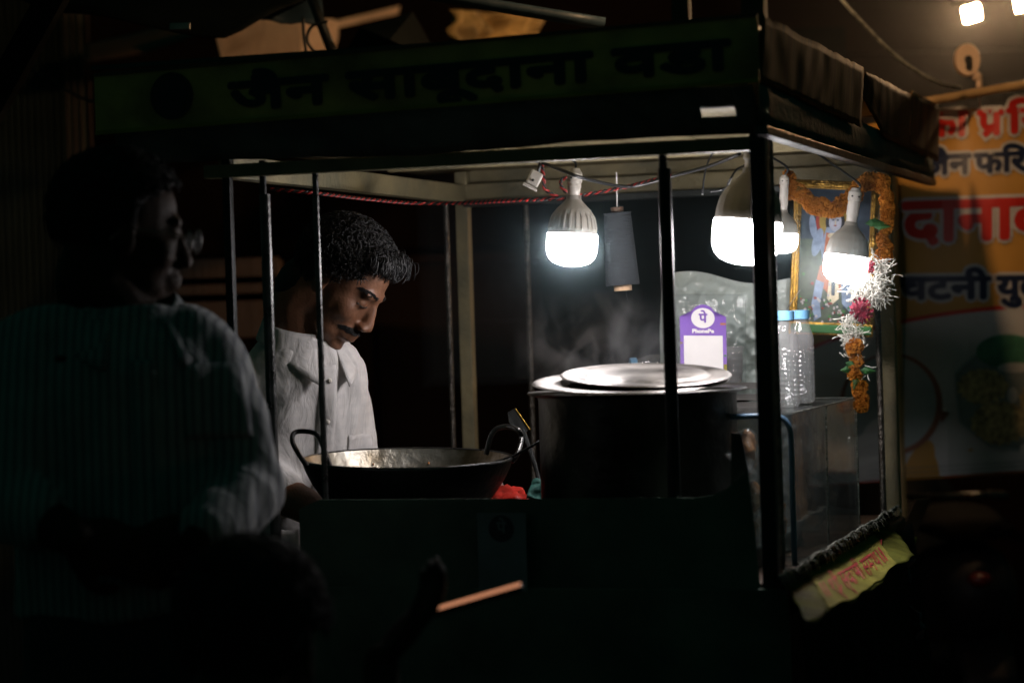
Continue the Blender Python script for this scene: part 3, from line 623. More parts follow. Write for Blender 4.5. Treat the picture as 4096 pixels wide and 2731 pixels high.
# ================================================================== PAYMENT CARD, BAG, BOTTLES
cx0 = P(2722, 1490, 4.32); cwid = 186*4.32/FPX; chei = 262*4.32/FPX
X = frame(P(2722, 1482, 4.32), RT*math.cos(R(1))+UP*math.sin(R(1))*-.2, UP+V((0, .25, 0)))
cardo = MB(); ol = [(0, 0), (cwid, 0), (cwid, chei*.855), (cwid*.76, chei*.865)]
cxm, cym, cr_ = cwid*.50, chei*.845, cwid*.275
for i in range(13): t = R(5)+R(170)*i/12; ol.append((cxm+cr_*math.cos(t), cym+cr_*math.sin(t)*1.02))
ol += [(cwid*.24, chei*.865), (0, chei*.855)]
cardo.prism([X @ V((x, y, 0)) for x, y in ol], -(X.to_3x3() @ V((0, 0, 1)))*.002)
card = cardo.build('payment_card', 'purple'); tag(card, 'purple payment stand card with white roundel behind the pot', 'card')
flat(oval(cxm, cym-.002, cwid*.255, cwid*.225), X, 'white_paper', card, .0006, 'roundel')
flat([(cwid*.08, -.0), (cwid*.92, -.0), (cwid*.92, chei*.55), (cwid*.08, chei*.55)], X, 'white_paper', card, .0006, 'blank_panel')
lettering('पे', X @ M.Translation((cxm-cwid*.085, cym-cwid*.12, 0)), None, cwid*.185, 'purple', card, bold=.0008, lift=.0010)
lettering('PhonePe', X @ M.Translation((cwid*.27, chei*.595, 0)), cwid*.46, chei*.052, 'white_paper', card, bold=.0006, lift=.0008)
for (x0, y0, w_, h_, m_) in ((.87, .72, .12, .03, 'snack_orange'), (.93, .0, .07, .10, 'sign_yellow'), (.94, .22, .05, .03, 'leaf_green'), (.0, .42, .05, .03, 'sign_yellow')):
    flat([(cwid*x0, chei*y0), (cwid*(x0+w_), chei*y0), (cwid*(x0+w_), chei*(y0+h_)), (cwid*x0, chei*(y0+h_))], X, m_, card, .0009, 'colour_mark')
# bag of disposable bowls
bagt = thing('plastic_bag', P(2850, 1560, 4.5), 'big translucent greenish plastic bag behind the payment card', 'bag')
def bag(side):
    def fn(u, v):
        px = 2655+u*(3170-2655)-30*math.sin(v*3.1)*(1-u)*.5; py = 1585-v*(1585-1098+18*math.sin(u*7)-25*u)
        bul = math.sin(math.pi*min(1, max(0, u)))*math.sin(math.pi*min(1, v*.9+.08)); p = P(px, py, 4.52)
        return p+V((0, side*(.01+.07*bul), 0))+V((0, 1, 0))*(.04*nz(p, 14, 3+side)+.04*abs(nz(p, 34, side))+.02*abs(nz(p, 70, side+2)))*bul
    return MB().grid(fn, 60, 60)
bag(-1).build('front_film', 'bag_clear', bagt, smooth=True); bag(1).build('back_film', 'bag_clear', bagt, smooth=True)
def crumple(name, px0, px1, py0, py1, Y, m, parent, amp, sd, dep=.03):
    for sgn in (-1, 1):
        def fn(u, v):
            p = P(px0+u*(px1-px0), py1+(py0-py1)*v, Y); e = math.sin(math.pi*u)**.5*math.sin(math.pi*v)**.5
            return p+V((0, sgn*dep*e, 0))+V((amp*nz(p, 28, sd), amp*nz(p, 30, sd+1)*1.5, amp*nz(p, 26, sd+2)))*e
        MB().grid(fn, 44, 44).build(name, m, parent, smooth=True)
cl1 = thing('plastic_cup_stack', P(2950, 1480, 4.36), 'crinkled clear plastic cups wrapped right of the payment card', 'cups')
crumple('wrapper', 2700, 2985, 1175, 1560, 4.40, 'crinkle_clear', cl1, .02, 4)
for k in range(5):
    X2 = M.Translation(P(2932, 1500-k*24, 4.37)); MB().lathe([(.014, -.02), (.019, .006), (.0205, .008), (.019, .009), (.013, -.018)], 26, X2).build('cup', 'bottle_clear', cl1, smooth=True)
def bottle(base, h, r, axis, label, cap=True):
    ax = V(axis).normalized(); x = ax.orthogonal().normalized(); y = ax.cross(x)
    X = M(((x.x, y.x, ax.x, base[0]), (x.y, y.y, ax.y, base[1]), (x.z, y.z, ax.z, base[2]), (0, 0, 0, 1)))
    t = thing('water_bottle', base, label, 'bottle'); pr = [(0, .002), (r*.7, .0), (r*.97, .006)]; n = 66
    for i in range(n+1):
        z = .01+(h*.62-.01)*i/n; pr.append((r*(1-.085*(.5+.5*math.cos(i*2*math.pi/6))), z))
    pr += [(r*.98, h*.65), (r*.93, h*.71), (r*.80, h*.78), (r*.66, h*.84), (r*.58, h*.88), (r*.58, h*.93)]
    MB().lathe(pr, 40, X).build('bottle_body', 'bottle_clear', t, smooth=True)
    MB().lathe([(r*.90*z_, h*zz) for z_, zz in ((.35, .55), (.90, .55), (.90, .02), (.35, .02))], 30, X).build('water', 'crinkle_clear', t, smooth=True)
    MB().lathe([(0, h), (r*.64, h), (r*.68, h*.995), (r*.68, h*.905), (r*.58, h*.90)], 36, X, lambda an, z, j: 1+.015*math.cos(an*30)).build('cap', 'cap_blue', t, smooth='auto')
    return t
k = FPX
def stand(px, pyb, pyt, Y, wpx, label): 
    b_ = P(px, pyb, Y); bottle(b_, (pyb-pyt)*Y/k, wpx*Y/k/2, (0, 0, 1), label)
stand(3152, 1628, 1243, 3.98, 104, 'clear ribbed bottle with blue cap nearest the corner post on the glass case')
stand(3214, 1612, 1240, 4.08, 100, 'clear ribbed bottle with blue cap farther from the corner post on the glass case')
bottle(P(2790, 1448, 4.58), 276*4.58/k, 78*4.58/k/2, P(2510, 1440, 4.56)-P(2790, 1430, 4.58), 'clear bottle with blue cap lying behind the pot')

# ================================================================== DISPLAY CASE
dc = thing('display_case', C(.12, .45, .951), 'clear plastic snack case with blue edge tubing beside the corner post', 'display case')
ca0, ca1, cb0, cb1, cz0, cz1 = .006, .145, .205, .80, .952, 1.194
MB().cbox(ca0-.002, ca0, cb0, cb1, cz0+.001, cz1-.003).build('side_pane', 'case_clear', dc)
MB().cbox(ca0+.001, ca1, cb0-.002, cb0, cz0+.001, cz1-.003).build('front_pane', 'case_clear', dc)
MB().cbox(ca0+.001, ca1, cb1, cb1+.002, cz0+.001, cz1-.003).build('back_pane', 'case_clear', dc)
MB().cbox(ca0-.004, ca1+.03, cb0-.004, cb1+.004, cz1-.002, cz1+.0015).build('top_pane', 'case_clear', dc)
MB().cbox(ca1, ca1+.002, cb0, cb1, cz0+.001, cz1-.003).build('side_pane', 'case_clear', dc)
MB().tube(catmull([C(.15, .198, 1.190), C(.05, .198, 1.191), C(.025, .198, 1.190), C(.010, .198, 1.180), C(.004, .198, 1.155), C(.004, .198, 1.05), C(.004, .198, .955)], 6), .0045, 10).build('edge_tube', 'blue_tube', dc, smooth=True)
MB().tube([C(.018, .80, .955), C(.018, .80, 1.19)], .003, 8).build('edge_tube', 'case_clear', dc, smooth=True)
for e0, e1 in ((C(ca0-.003, cb0, cz1), C(ca0-.003, cb1, cz1)), (C(ca0-.003, cb1, cz0+.002), C(ca0-.003, cb1, cz1)), (C(ca0-.003, cb0+.01, cz0+.004), C(ca0-.003, cb1, cz0+.004)), (C(ca0, (cb0+cb1)/2, cz0+.004), C(ca0-.003, (cb0+cb1)/2, cz1)), (C(ca0, cb1, cz1), C(ca1, cb1, cz1))):
    MB().tube([e0, e1], .0016, 6).build('pane_edge', 'frayed', dc)
for k_, (px, py, sx_, sy_) in enumerate(((2990, 1800, 70, 150), (3008, 1985, 60, 130), (2995, 2130, 60, 120), (3090, 1930, 40, 200), (3125, 2080, 40, 150))):
    pk = thing('snack_bag', P(px, py+sy_/2, 3.86+.02*k_), ['clear bag of orange snacks highest in the case behind the corner post', 'clear bag of orange snacks in the middle left of the case', 'clear bag of orange snacks lowest left in the case', 'slim orange snack bag just right of the corner post', 'slim orange snack bag lowest right of the corner post'][k_], 'snack bag')
    c = P(px, py, 3.87+.02*k_); s_ = 3.87/FPX
    mb = MB().ell(c, sx_*s_*.5, .03, sy_*s_*.5, nu=24, nv=18)
    mb.v = [p+V((nz(p, 60, 1), nz(p, 60, 2), nz(p, 60, 3)))*.007 for p in mb.v]; mb.build('snacks', 'snack_orange', pk, smooth=True)
    mb = MB().ell(c, sx_*s_*.56, .036, sy_*s_*.56, nu=24, nv=18)
    mb.v = [p+V((nz(p, 45, 4), nz(p, 45, 5), nz(p, 45, 6)))*.009 for p in mb.v]; mb.build('wrapper', 'crinkle_clear', pk, smooth=True)
cf = thing('plastic_film', C(.06, .45, .96), 'crumpled clear film stuffed into the right of the case', 'film')
mb = MB().grid(lambda u, v: C(.035+.035*nz((u*5, v*5, 1), 1.4)+.02*abs(nz((u*9, v*9, 2), 1.3)), .17+.58*u, .97+.20*v), 60, 40); mb.build('film_sheet', 'crinkle_clear', cf, smooth=True)
mb = MB().grid(lambda u, v: C(.085+.04*nz((u*6, v*5, 6), 1.4)+.02*abs(nz((u*9, v*9, 7), 1.3)), .16+.56*u, .965+.17*v), 60, 40); mb.build('film_sheet', 'crinkle_clear', cf, smooth=True)
tray = thing('steel_tray', P(2990, 1600, 4.05), 'stacked steel trays wedged between the pot and the corner post', 'tray')
for k_, (y0, dz) in enumerate(((1545, 0), (1590, 0), (1622, 0))):
    c = P(2990, y0, 4.12); MB().box(c, .11, .16, .004, (RT, V((0, 1, 0)), ZZ)).build('tray_sheet', 'aluminium', tray, bevel=.001); MB().box(c+V((0, -.08, .004)), .11, .003, .010, (RT, V((0, 1, 0)), ZZ)).build('tray_rim', 'aluminium', tray)
wpb = psheet([(2900, 2568), (3140, 2566), (3110, 2480), (2960, 2520)], [3.72, 3.72, 3.85, 3.85], 30, 14, amp=.02, sc_=26, sd=2, crease=.02).build('crumpled_sheet', 'bag_clear', smooth=True); tag(wpb, 'crumpled white plastic sheet low beside the corner post', 'sheet')
rr_ = psheet([(3140, 2455), (3195, 2440), (3205, 2415), (3150, 2435)], [3.75, 3.78, 3.78, 3.75], 6, 4, amp=.004, sc_=30, sd=2).build('red_cloth', 'red_packet', smooth=True, solid=.003); tag(rr_, 'small red cloth corner below the sign flap', 'cloth')

# ================================================================== FRAMED PICTURE AND GARLAND
PY = 4.50; s_ = PY/FPX
PXm = frame(P(3152, 1335, PY), RT*math.cos(R(2.5))-UP*math.sin(R(2.5)), UP*math.cos(R(2.5))+RT*math.sin(R(2.5)))
pw, ph = 338*s_, 618*s_
pf = thing('framed_picture', P(3320, 1350, PY), 'gold-framed devotional print of a blue-skinned figure under the garland', 'picture')
def pbar(x0, y0, x1, y1, d, m, name='frame_bar', dz=0): 
    MB().hexa([PXm @ V((x, y, z)) for z in (dz-.004, dz+d) for x, y in ((x0, y0), (x1, y0), (x1, y1), (x0, y1))]).build(name, m, pf, bevel=.002)
fwd_ = .016
for a, (x0, y0, x1, y1) in enumerate(((0, 0, pw, fwd_*1.5), (0, ph-fwd_, pw, ph), (0, fwd_*1.5+.0005, fwd_*.9, ph-fwd_-.0005), (pw-fwd_*.9, fwd_*1.5+.0005, pw, ph-fwd_-.0005))):
    pbar(x0, y0, x1, y1, .008, 'gold')
    q = .004; pbar(x0+q if x1-x0 > .03 else x0+.004, y0+q, x1-q if x1-x0 > .03 else x1-.004, y1-q, .004, 'leaf_green' if a == 0 else 'gold', 'frame_moulding', .0085)
def pm2(name, c): return mat(name, c, .35, var=.35, scale=60)
for nm, c in (('print_bg', (.07, .09, .06)), ('print_sky', (.035, .05, .075)), ('print_red', (.26, .03, .02)), ('print_yellow', (.28, .20, .04)), ('print_blueskin', (.20, .26, .37)), ('print_face', (.40, .42, .50)), ('print_black', (.012, .012, .018)), ('print_orange', (.36, .11, .045)), ('print_green', (.06, .20, .05)), ('print_flower', (.45, .42, .42)), ('print_cream', (.60, .52, .36))): pm2(nm, c)
bgp = flat([(fwd_*.8, fwd_*1.3), (pw-fwd_*.8, fwd_*1.3), (pw-fwd_*.8, ph-fwd_*.9), (fwd_*.8, ph-fwd_*.9)], PXm, 'print_bg', pf, .0005, 'print')
LN = [.0008]
def shp(pts, m): LN[0] += .00006; flat([(x*pw, y*ph) for x, y in pts], PXm, m, bgp, LN[0], 'printed_shape')
shp([(.1, .62), (.92, .62), (.92, .95), (.1, .95)], 'print_sky')
shp(oval(.5, .74, .23, .13), 'print_red'); shp(oval(.5, .74, .19, .11), 'print_yellow')
shp(oval(.50, .735, .115, .085), 'print_black'); shp(oval(.50, .825, .05, .03), 'print_black')
shp([(.40, .70), (.60, .70), (.66, .56), (.62, .40), (.40, .40), (.34, .56)], 'print_blueskin')
shp(oval(.30, .60, .055, .10, rot=-.5), 'print_blueskin'); shp(oval(.24, .70, .04, .08, rot=.35), 'print_blueskin'); shp(oval(.70, .58, .055, .10, rot=.5), 'print_blueskin')
shp(oval(.50, .735, .075, .062), 'print_face'); shp(oval(.475, .748, .014, .005), 'print_black'); shp(oval(.53, .748, .014, .005), 'print_black'); shp(oval(.502, .712, .018, .005), 'print_red'); shp(oval(.50, .772, .008, .016), 'print_red'); shp(oval(.503, .73, .008, .016), 'print_cream')
shp([(.40, .665), (.46, .66), (.44, .36), (.36, .40)], 'print_orange'); shp([(.56, .66), (.60, .66), (.63, .42), (.57, .42)], 'print_orange')
shp(oval(.50, .645, .085, .02), 'print_cream'); shp(oval(.50, .61, .07, .012), 'print_red'); shp(oval(.5, .57, .06, .01), 'print_cream')
shp([(.34, .45), (.66, .45), (.72, .33), (.62, .30), (.5, .24), (.40, .30), (.30, .33)], 'print_orange')
shp([(.46, .44), (.56, .44), (.58, .24), (.50, .20), (.44, .24)], 'print_cream'); shp([(.48, .40), (.53, .40), (.53, .26), (.49, .26)], 'print_sky')
shp([(.30, .36), (.40, .34), (.36, .20), (.38, .12), (.30, .09), (.26, .20)], 'print_blueskin'); shp([(.60, .34), (.72, .34), (.74, .24), (.86, .14), (.80, .11), (.62, .21)], 'print_blueskin')
for k in range(90):
    x = random.uniform(.12, .88); y = random.uniform(.085, .24 if random.random() < .7 else .42)
    shp(oval(x, y, random.uniform(.010, .022), random.uniform(.006, .012), 7), random.choice(['print_flower', 'print_flower', 'print_green', 'print_green', 'print_red', 'print_sky']))
# garland: marigold heads, leaves, jasmine tufts, roses
gl = thing('flower_garland', P(3430, 1640, 4.36), 'marigold and jasmine garland draped over the framed picture', 'garland')
def flower_mesh(name, n, r, mt, sd):
    rnd = random.Random(sd); mb = MB()
    for i in range(n):
        t = i/n; ph_ = math.acos(1-2*(t*.98+.01)); an = i*2.39996; d = V((math.sin(ph_)*math.cos(an), math.sin(ph_)*math.sin(an), math.cos(ph_)*.75))
        u_ = d.orthogonal().normalized(); v_ = d.cross(u_); a = rnd.uniform(0, 6.28); e = (u_*math.cos(a)+v_*math.sin(a)); g = d.cross(e)
        b = d*r*rnd.uniform(.55, .75); tip = d*r*rnd.uniform(.95, 1.15); wv = r*rnd.uniform(.16, .24)
        mb.add([b-e*wv*.4, tip-e*wv+g*wv*.3, tip*1.04+g*wv*rnd.uniform(-.5, .5), tip+e*wv-g*wv*.3, b+e*wv*.4], [(0, 1, 2, 3, 4)])
    mb.ell((0, 0, 0), r*.72, r*.72, r*.55, nu=10, nv=6)
    me = bpy.data.meshes.new(name); me.from_pydata([tuple(v) for v in mb.v], [], mb.f); me.materials.append(MT[mt]); return me
FM = [flower_mesh('marigold', 130, 1, 'marigold', i) for i in range(4)]
def put(me, name, p, r, parent):
    o = bpy.data.objects.new(name, me); col.objects.link(o); o.location = p; o.scale = (r, r, r); o.rotation_euler = [random.uniform(0, 6.28) for _ in range(3)]
    loc = o.location.copy(); o.parent = parent; o.location = loc-parent.location; return o
path = catmull([P(3150, 720, 4.42), P(3158, 752, 4.42), P(3200, 775, 4.42), P(3245, 815, 4.42), P(3300, 838, 4.42), P(3345, 838, 4.42), P(3400, 795, 4.42), P(3440, 745, 4.42), P(3485, 722, 4.42), P(3530, 735, 4.42)], 3)
for p in path: put(random.choice(FM), 'marigold', p+V((random.uniform(-1, 1), random.uniform(-1, 0), random.uniform(-1, 1)))*.003, random.uniform(.0140, .0175), gl)
path = catmull([P(3530, 735, 4.42), P(3545, 790, 4.40), P(3550, 850, 4.40), P(3545, 900, 4.40)], 3)+catmull([P(3530, 950, 4.40), P(3545, 985, 4.40), P(3528, 1020, 4.40)], 2)+catmull([P(3425, 1390, 4.34), P(3430, 1440, 4.34)], 2)+catmull([P(3412, 1490, 4.34), P(3428, 1530, 4.34), P(3440, 1570, 4.34), P(3448, 1615, 4.34)], 2)
for p in path: put(random.choice(FM), 'marigold', p+V((random.uniform(-1, 1), random.uniform(-1, 1), random.uniform(-1, 1)))*.004, random.uniform(.012, .0155), gl)
RM = flower_mesh('rose', 46, 1, 'rose', 9)
for px, py, r in ((3475, 1068, .012), (3440, 1232, .019), (3455, 1255, .016)): put(RM, 'rose', P(px, py, 4.345), r, gl)
def tuft(px, py, Y, n, L, name='jasmine_tuft', spread=1.0, down=.35):
    mb = MB(); c = P(px, py, Y)
    for i in range(n):
        d = V((random.gauss(0, 1), random.gauss(0, .6), random.gauss(-down, 1))).normalized(); l = L*random.uniform(.4, .95); o = c+V((random.gauss(0, 1), random.gauss(0, .6), random.gauss(0, 1)))*L*.35*spread
        q = d.orthogonal()*l*random.uniform(-.25, .25); mb.tube([o, o+d*l*.5+q*.6, o+d*l*.85+q*.5, o+d*l], [.0006, .0007, .0012, .0005], 5)
    mb.build(name, 'jasmine', gl, smooth=True)
for a in ((3508, 1065, 4.37, 90, .024), (3470, 1140, 4.36, 150, .030), (3500, 1180, 4.36, 110, .026), (3440, 1160, 4.36, 90, .026), (3398, 1290, 4.35, 70, .022), (3415, 1340, 4.345, 60, .026), (3390, 1370, 4.345, 45, .022), (3440, 1440, 4.335, 16, .026), (3535, 1110, 4.37, 40, .030)): tuft(*a)
def leaf(p, d, L, wd):
    d = V(d).normalized(); sd = d.cross(V((0, 1, 0))).normalized(); n = d.cross(sd)
    MB().add([p, p+d*L*.35+sd*wd, p+d*L, p+d*L*.35-sd*wd, p+d*L*.5+n*wd*.5], [(0, 1, 4), (1, 2, 4), (2, 3, 4), (3, 0, 4)]).build('leaf', 'leaf_green', gl)
for px, py, Y, d, L in ((3470, 885, 4.39, (1, .0, -.15), .036), (3490, 905, 4.39, (1, -.1, -.05), .034), (3460, 895, 4.385, (1, 0, .1), .03), (3380, 1450, 4.335, (1, 0, -.3), .03), (3440, 1480, 4.33, (1, 0, -.1), .03), (3430, 1500, 4.33, (-.3, 0, -1), .028), (3376, 1490, 4.335, (.7, 0, .5), .022), (3180, 765, 4.41, (1, 0, .4), .02), (3405, 1475, 4.33, (-1, -.2, -.1), .022)): leaf(P(px, py, Y), d, L, .007)
for p0, p1 in (((3545, 1090), (3565, 1180)), ((3530, 1130), (3540, 1205)), ((3560, 1270), (3572, 1300)), ((3500, 1265), (3508, 1300)), ((3200, 1160), (3145, 1240))):
    MB().tube([P(*p0, 4.37), P(*p1, 4.37)], .0008, 5).build('glitter_string', 'aluminium', gl)

# ================================================================== BANNER ON ITS BAMBOO POLE
BY = 5.5
def W(px, py, lift=0):
    wv = .018*math.sin(px*.0085+py*.0022)+.010*math.sin(py*.006+1)+.03*max(0, (700-py)/400)*math.sin(px*.02)
    return P(px, py, BY+wv-lift)
def bannerY(u): return 540-u*(540-395)+26*math.sin(u*19)*(.4+u*.4)
bn_ = thing('banner', P(3800, 1900, BY), 'yellow and white printed snack banner hanging right of the cart', 'banner')
def bfn(u, v):
    px = 3235+u*1120; yt = bannerY(u); yb = 1945-u*70; return W(px, yt+(yb-yt)*(1-v))
MB().grid(bfn, 90, 90).build('banner_sheet', 'banner_yellow', bn_, smooth=True, solid=.0006)
bwarp = lambda p: W(p.x, p.y, p.z)
def wtext(body, px0, px1, pyb, h, mt, out, slope, bold, name, extra=(), lift=.004, out_m='banner_white'):
    def mk(m, bo, lf): 
        def wp(p): return W(px0+p.x, pyb-p.y-slope*p.x, p.z)
        return lettering(body, None, px1-px0, h, m, bn_, bold=bo, lift=lf, warp=wp, name=name, extra=extra)
    mk(out_m, bold+out, lift); mk(mt, bold, lift+.002)
low = [(3235, 1960), (3235, 1400)]+[(3235+(4355-3235)*i/30, 1400-155*math.sin(math.pi*(i/30*.62+.0))**.8-(.02*(3235+(4355-3235)*i/30-3235))) for i in range(31)]+[(4355, 1868)]
low2 = low
def dense(pts, n=8):
    out = []
    for i in range(len(pts)):
        a = pts[i]; b = pts[(i+1) % len(pts)]
        for k in range(n): out.append((a[0]+(b[0]-a[0])*k/n, a[1]+(b[1]-a[1])*k/n))
    return out
flat(dense([(x, y-10) for x, y in low[1:-1]]+[(4355, 1868), (3235, 1945)], 4), None, 'banner_red', bn_, .0032, 'red_arc', bwarp)
flat(dense([(x, y+6) for x, y in low[1:-1]]+[(4355, 1864), (3235, 1941)], 4), None, 'banner_white', bn_, .0044, 'white_field', bwarp)
wtext('का प', 3700, 4010, 545, 92, 'banner_red', 13, .03, 7, 'lettering', extra=[((3.05, .36), (2.62, .0), .13)])
wtext('िस', 4030, 4230, 530, 92, 'banner_red', 13, .03, 7, 'lettering')
wtext('जैन', 3690, 3880, 700, 72, 'banner_navy', 11, .05, 6, 'lettering')
wtext('फिरयाळ', 3900, 4330, 690, 72, 'banner_navy', 11, .05, 6, 'lettering')
wtext('दानाब', 3615, 4215, 965, 150, 'banner_red', 13, .035, 10, 'lettering')
wtext('चटनी', 3590, 3960, 1195, 82, 'banner_navy', 12, .01, 7, 'lettering')
wtext('युक', 3990, 4200, 1190, 82, 'banner_navy', 12, .01, 7, 'lettering')
mat('print_bowl', (.06, .20, .12), .5, var=.3, scale=30); mat('print_patty', (.42, .32, .16), .6, var=.55, scale=70); mat('print_steel', (.32, .37, .38), .5, var=.2, scale=12); mat('print_rim', (.22, .07, .03), .5, var=.2, scale=20); mat('print_shadow', (.20, .23, .23), .6, var=.2, scale=20)
L0 = [.0056]
def bshape(pts, m, name): L0[0] += .0008; flat(pts, None, m, bn_, L0[0], name, bwarp)
bshape(oval(3565, 1615, 205, 205, 48), 'print_rim', 'printed_plate'); bshape(oval(3560, 1612, 186, 190, 48), 'print_steel', 'printed_plate')
bshape([(3755, 1640), (3800, 1650), (3765, 1690)], 'print_rim', 'printed_plate')
bshape(dense([(3815, 1490), (3900, 1410), (4300, 1380), (4340, 1720), (4160, 1818), (3960, 1790), (3830, 1690)], 5), 'print_steel', 'printed_tray')
bshape(dense([(3822, 1496), (3905, 1420), (4300, 1392), (4330, 1710), (4150, 1806), (3965, 1778), (3838, 1686)], 5), 'print_shadow', 'printed_tray')
bshape(oval(4030, 1405, 125, 68, 40), 'print_bowl', 'printed_bowl'); bshape(oval(4060, 1470, 70, 20, 30), 'banner_white', 'printed_bowl')
bshape([(x+8*math.sin(i*2.3), y+8*math.cos(i*3.1)) for i, (x, y) in enumerate(oval(3930, 1545, 100, 70, 40))], 'print_patty', 'printed_patty')
bshape([(x+8*math.sin(i*2.3), y+8*math.cos(i*3.1)) for i, (x, y) in enumerate(oval(4000, 1690, 115, 85, 40))], 'print_patty', 'printed_patty')
bshape([(x+8*math.sin(i*2.3), y+8*math.cos(i*3.1)) for i, (x, y) in enumerate(oval(4180, 1600, 100, 85, 40))], 'print_patty', 'printed_patty')
bshape(oval(4050, 1580, 22, 32, 24), 'banner_white', 'printed_dab')
for y0, th in ((1872, 2.2), (1890, 2.2), (1908, 2.6)):
    MB().tube([W(3240+i*24.8, y0+.0-(i*24.8)*.058+22, .012) for i in range(46)], .0007, 4).build('hem_seam', 'print_shadow', bn_)
bp_ = thing('bamboo_pole', P(3680, 418, 5.46), 'bamboo pole carrying the top of the banner', 'pole')
pts = [P(3600+i*16, 424-i*16*.172, 5.46) for i in range(50)]
MB().tube(pts, [.0098*(1.10 if i % 9 == 0 else 1) for i in range(50)], 14).build('culm', 'bamboo', bp_, smooth=True)
for i in (2, 20, 38): MB().tube([pts[i], W(3600+i*16, bannerY(max(0, (3600+i*16-3235)/1120))+4)], .0015, 5).build('tie_string', 'white_paper', bp_)
for px in (3560, 4420):
    b_ = P(px, 470, 5.49); MB().tube([(b_.x, 5.49, 0), (b_.x, 5.49, P(px, 430 if px < 4000 else 285, 5.49).z)], .012, 12).build('upright', 'bamboo', bp_, smooth=True)
wr = MB().tube(catmull([P(3330, -40, 5.2), P(3420, 60, 5.2), P(3540, 185, 5.25), P(3650, 275, 5.3), P(3760, 335, 5.35), P(3840, 352, 5.42)], 10), .0042, 8).build('overhead_cable', 'frayed', smooth=True)
tag(wr, 'pale overhead cable curving down to the bamboo pole', 'cable')
rl = thing('round_reel', P(3900, 330, 5.46), 'round pale reel with a dark slot standing on the bamboo pole', 'reel')
X = M.Translation(P(3868, 242, 5.46)) @ M.Rotation(R(90), 4, 'X'); kk = 5.46/FPX
MB().lathe([(16*kk, -.012), (54*kk, -.012), (58*kk, -.006), (58*kk, .006), (54*kk, .012), (16*kk, .012), (16*kk, -.012)], 40, X, lambda an, z, j: 1+.12*math.cos(an*2+math.pi)*(1 if j in (1, 2, 3, 4) else .9)).build('ring', 'tarp_orange', rl, smooth='auto')
MB().box(P(3874, 250, 5.44), 20*kk, .006, 52*kk).build('slot', 'black', rl)
MB().tube(catmull([P(3900, 300, 5.46), P(3916, 318, 5.46), P(3916, 352, 5.46)], 4), [.011]*4+[.007]*5, 10).build('stem', 'tarp_orange', rl, smooth=True)

# flood lamps strung along a rail that comes towards the street
def flood(p, aim, w_, h_, label, face, rollz=0):
    p = V(p); d = (V(aim)-p).normalized(); x = d.cross(ZZ).normalized(); y = x.cross(d)
    x, y = x*math.cos(rollz)+y*math.sin(rollz), y*math.cos(rollz)-x*math.sin(rollz)
    t = thing('flood_lamp', p, label, 'lamp', 'flood lamps on the rail')
    MB().box(p-d*.018, w_*1.16, .034, h_*1.2, (x, d, y)).build('housing', 'black', t, bevel=.003)
    MB().box(p+d*.001, w_, .003, h_, (x, d, y)).build('lens', face, t)
    MB().box(p-d*.02+y*h_*.85, w_*.3, .01, h_*.6, (x, d, y)).build('bracket', 'iron', t)
    return p
l1 = flood(P(3888, 55, 7.4), (-1.6, 4.6, 1.75), .056, .042, 'square flood lamp shining orange-white, fully in view at the top right', 'lamp_face_far', R(-6))
l2 = flood(P(4098, 4, 6.2), (-1.2, 4.2, 1.6), .060, .050, 'flood lamp cut by the top right corner of the photograph', 'lamp_face_far', R(-2))
l3 = flood((.50, 4.30, 2.42), (1.15, 5.6, 1.60), .06, .05, 'flood lamp hung highest, above the right end of the cart roof', 'lamp_face')
rail = MB().tube([l1+V((0, .3, .07)), l1+V((0, .03, .06)), l2+V((0, .03, .065)), V((.50, 4.30, 2.49)), V((.38, 4.0, 2.50))], .006, 8).build('lamp_rail', 'iron', smooth=True)
tag(rail, 'thin dark rail carrying the flood lamps at the top right', 'rail')

# ================================================================== THINGS LOW ON THE RIGHT
bd = MB().prism([P(3608, 2118, 5.0), P(3664, 1998, 5.0), P(3722, 1990, 5.06), P(3700, 2060, 5.06), P(3640, 2180, 5.04)], V((.0, .02, 0))).build('wooden_board', 'wood_brown', bevel=.002); tag(bd, 'wooden board catching orange light behind the cart end', 'board')
sct = thing('motor_scooter', P(3850, 2500, 5.6)*1, 'dark parked scooter under the banner with a red tail lamp', 'scooter')
SO = P(3960, 2731, 6.1); SO.z = 0
def scp(x, y, z): return SO+V((x, y, z))
def ringx(c, wx, wz, n=16): return [c+V((wx*math.cos(2*math.pi*k/n), 0, wz*math.sin(2*math.pi*k/n))) for k in range(n)]
MB().rings([ringx(scp(-.02, 0+.0, .62), .03, .03), ringx(scp(-.02, .05, .62), .10, .10), ringx(scp(-.01, .25, .60), .14, .14), ringx(scp(0, .55, .56), .15, .14), ringx(scp(0, .75, .50), .10, .10)]).build('body', 'scooter_black', sct, smooth=True)
MB().rings([ringx(scp(-.02, .04, .77), .06, .02), ringx(scp(-.02, .08, .78), .11, .035), ringx(scp(-.01, .40, .78), .13, .045), ringx(scp(0, .72, .75), .10, .03)]).build('seat', 'rubber_black', sct, smooth=True)
MB().rings([ringx(scp(-.02, -.005, .66), .03, .02), ringx(scp(-.02, -.02, .66), .030, .016), ringx(scp(-.02, -.03, .66), .012, .008)]).build('tail_lamp', 'tail_red', sct, smooth=True)
MB().tube(catmull([scp(-.13, .45, .84), scp(-.12, .12, .86), scp(-.02, .02, .87), scp(.08, .12, .86), scp(.10, .45, .84)], 6), .010, 8).build('grab_rail', 'steel_pipe', sct, smooth=True)
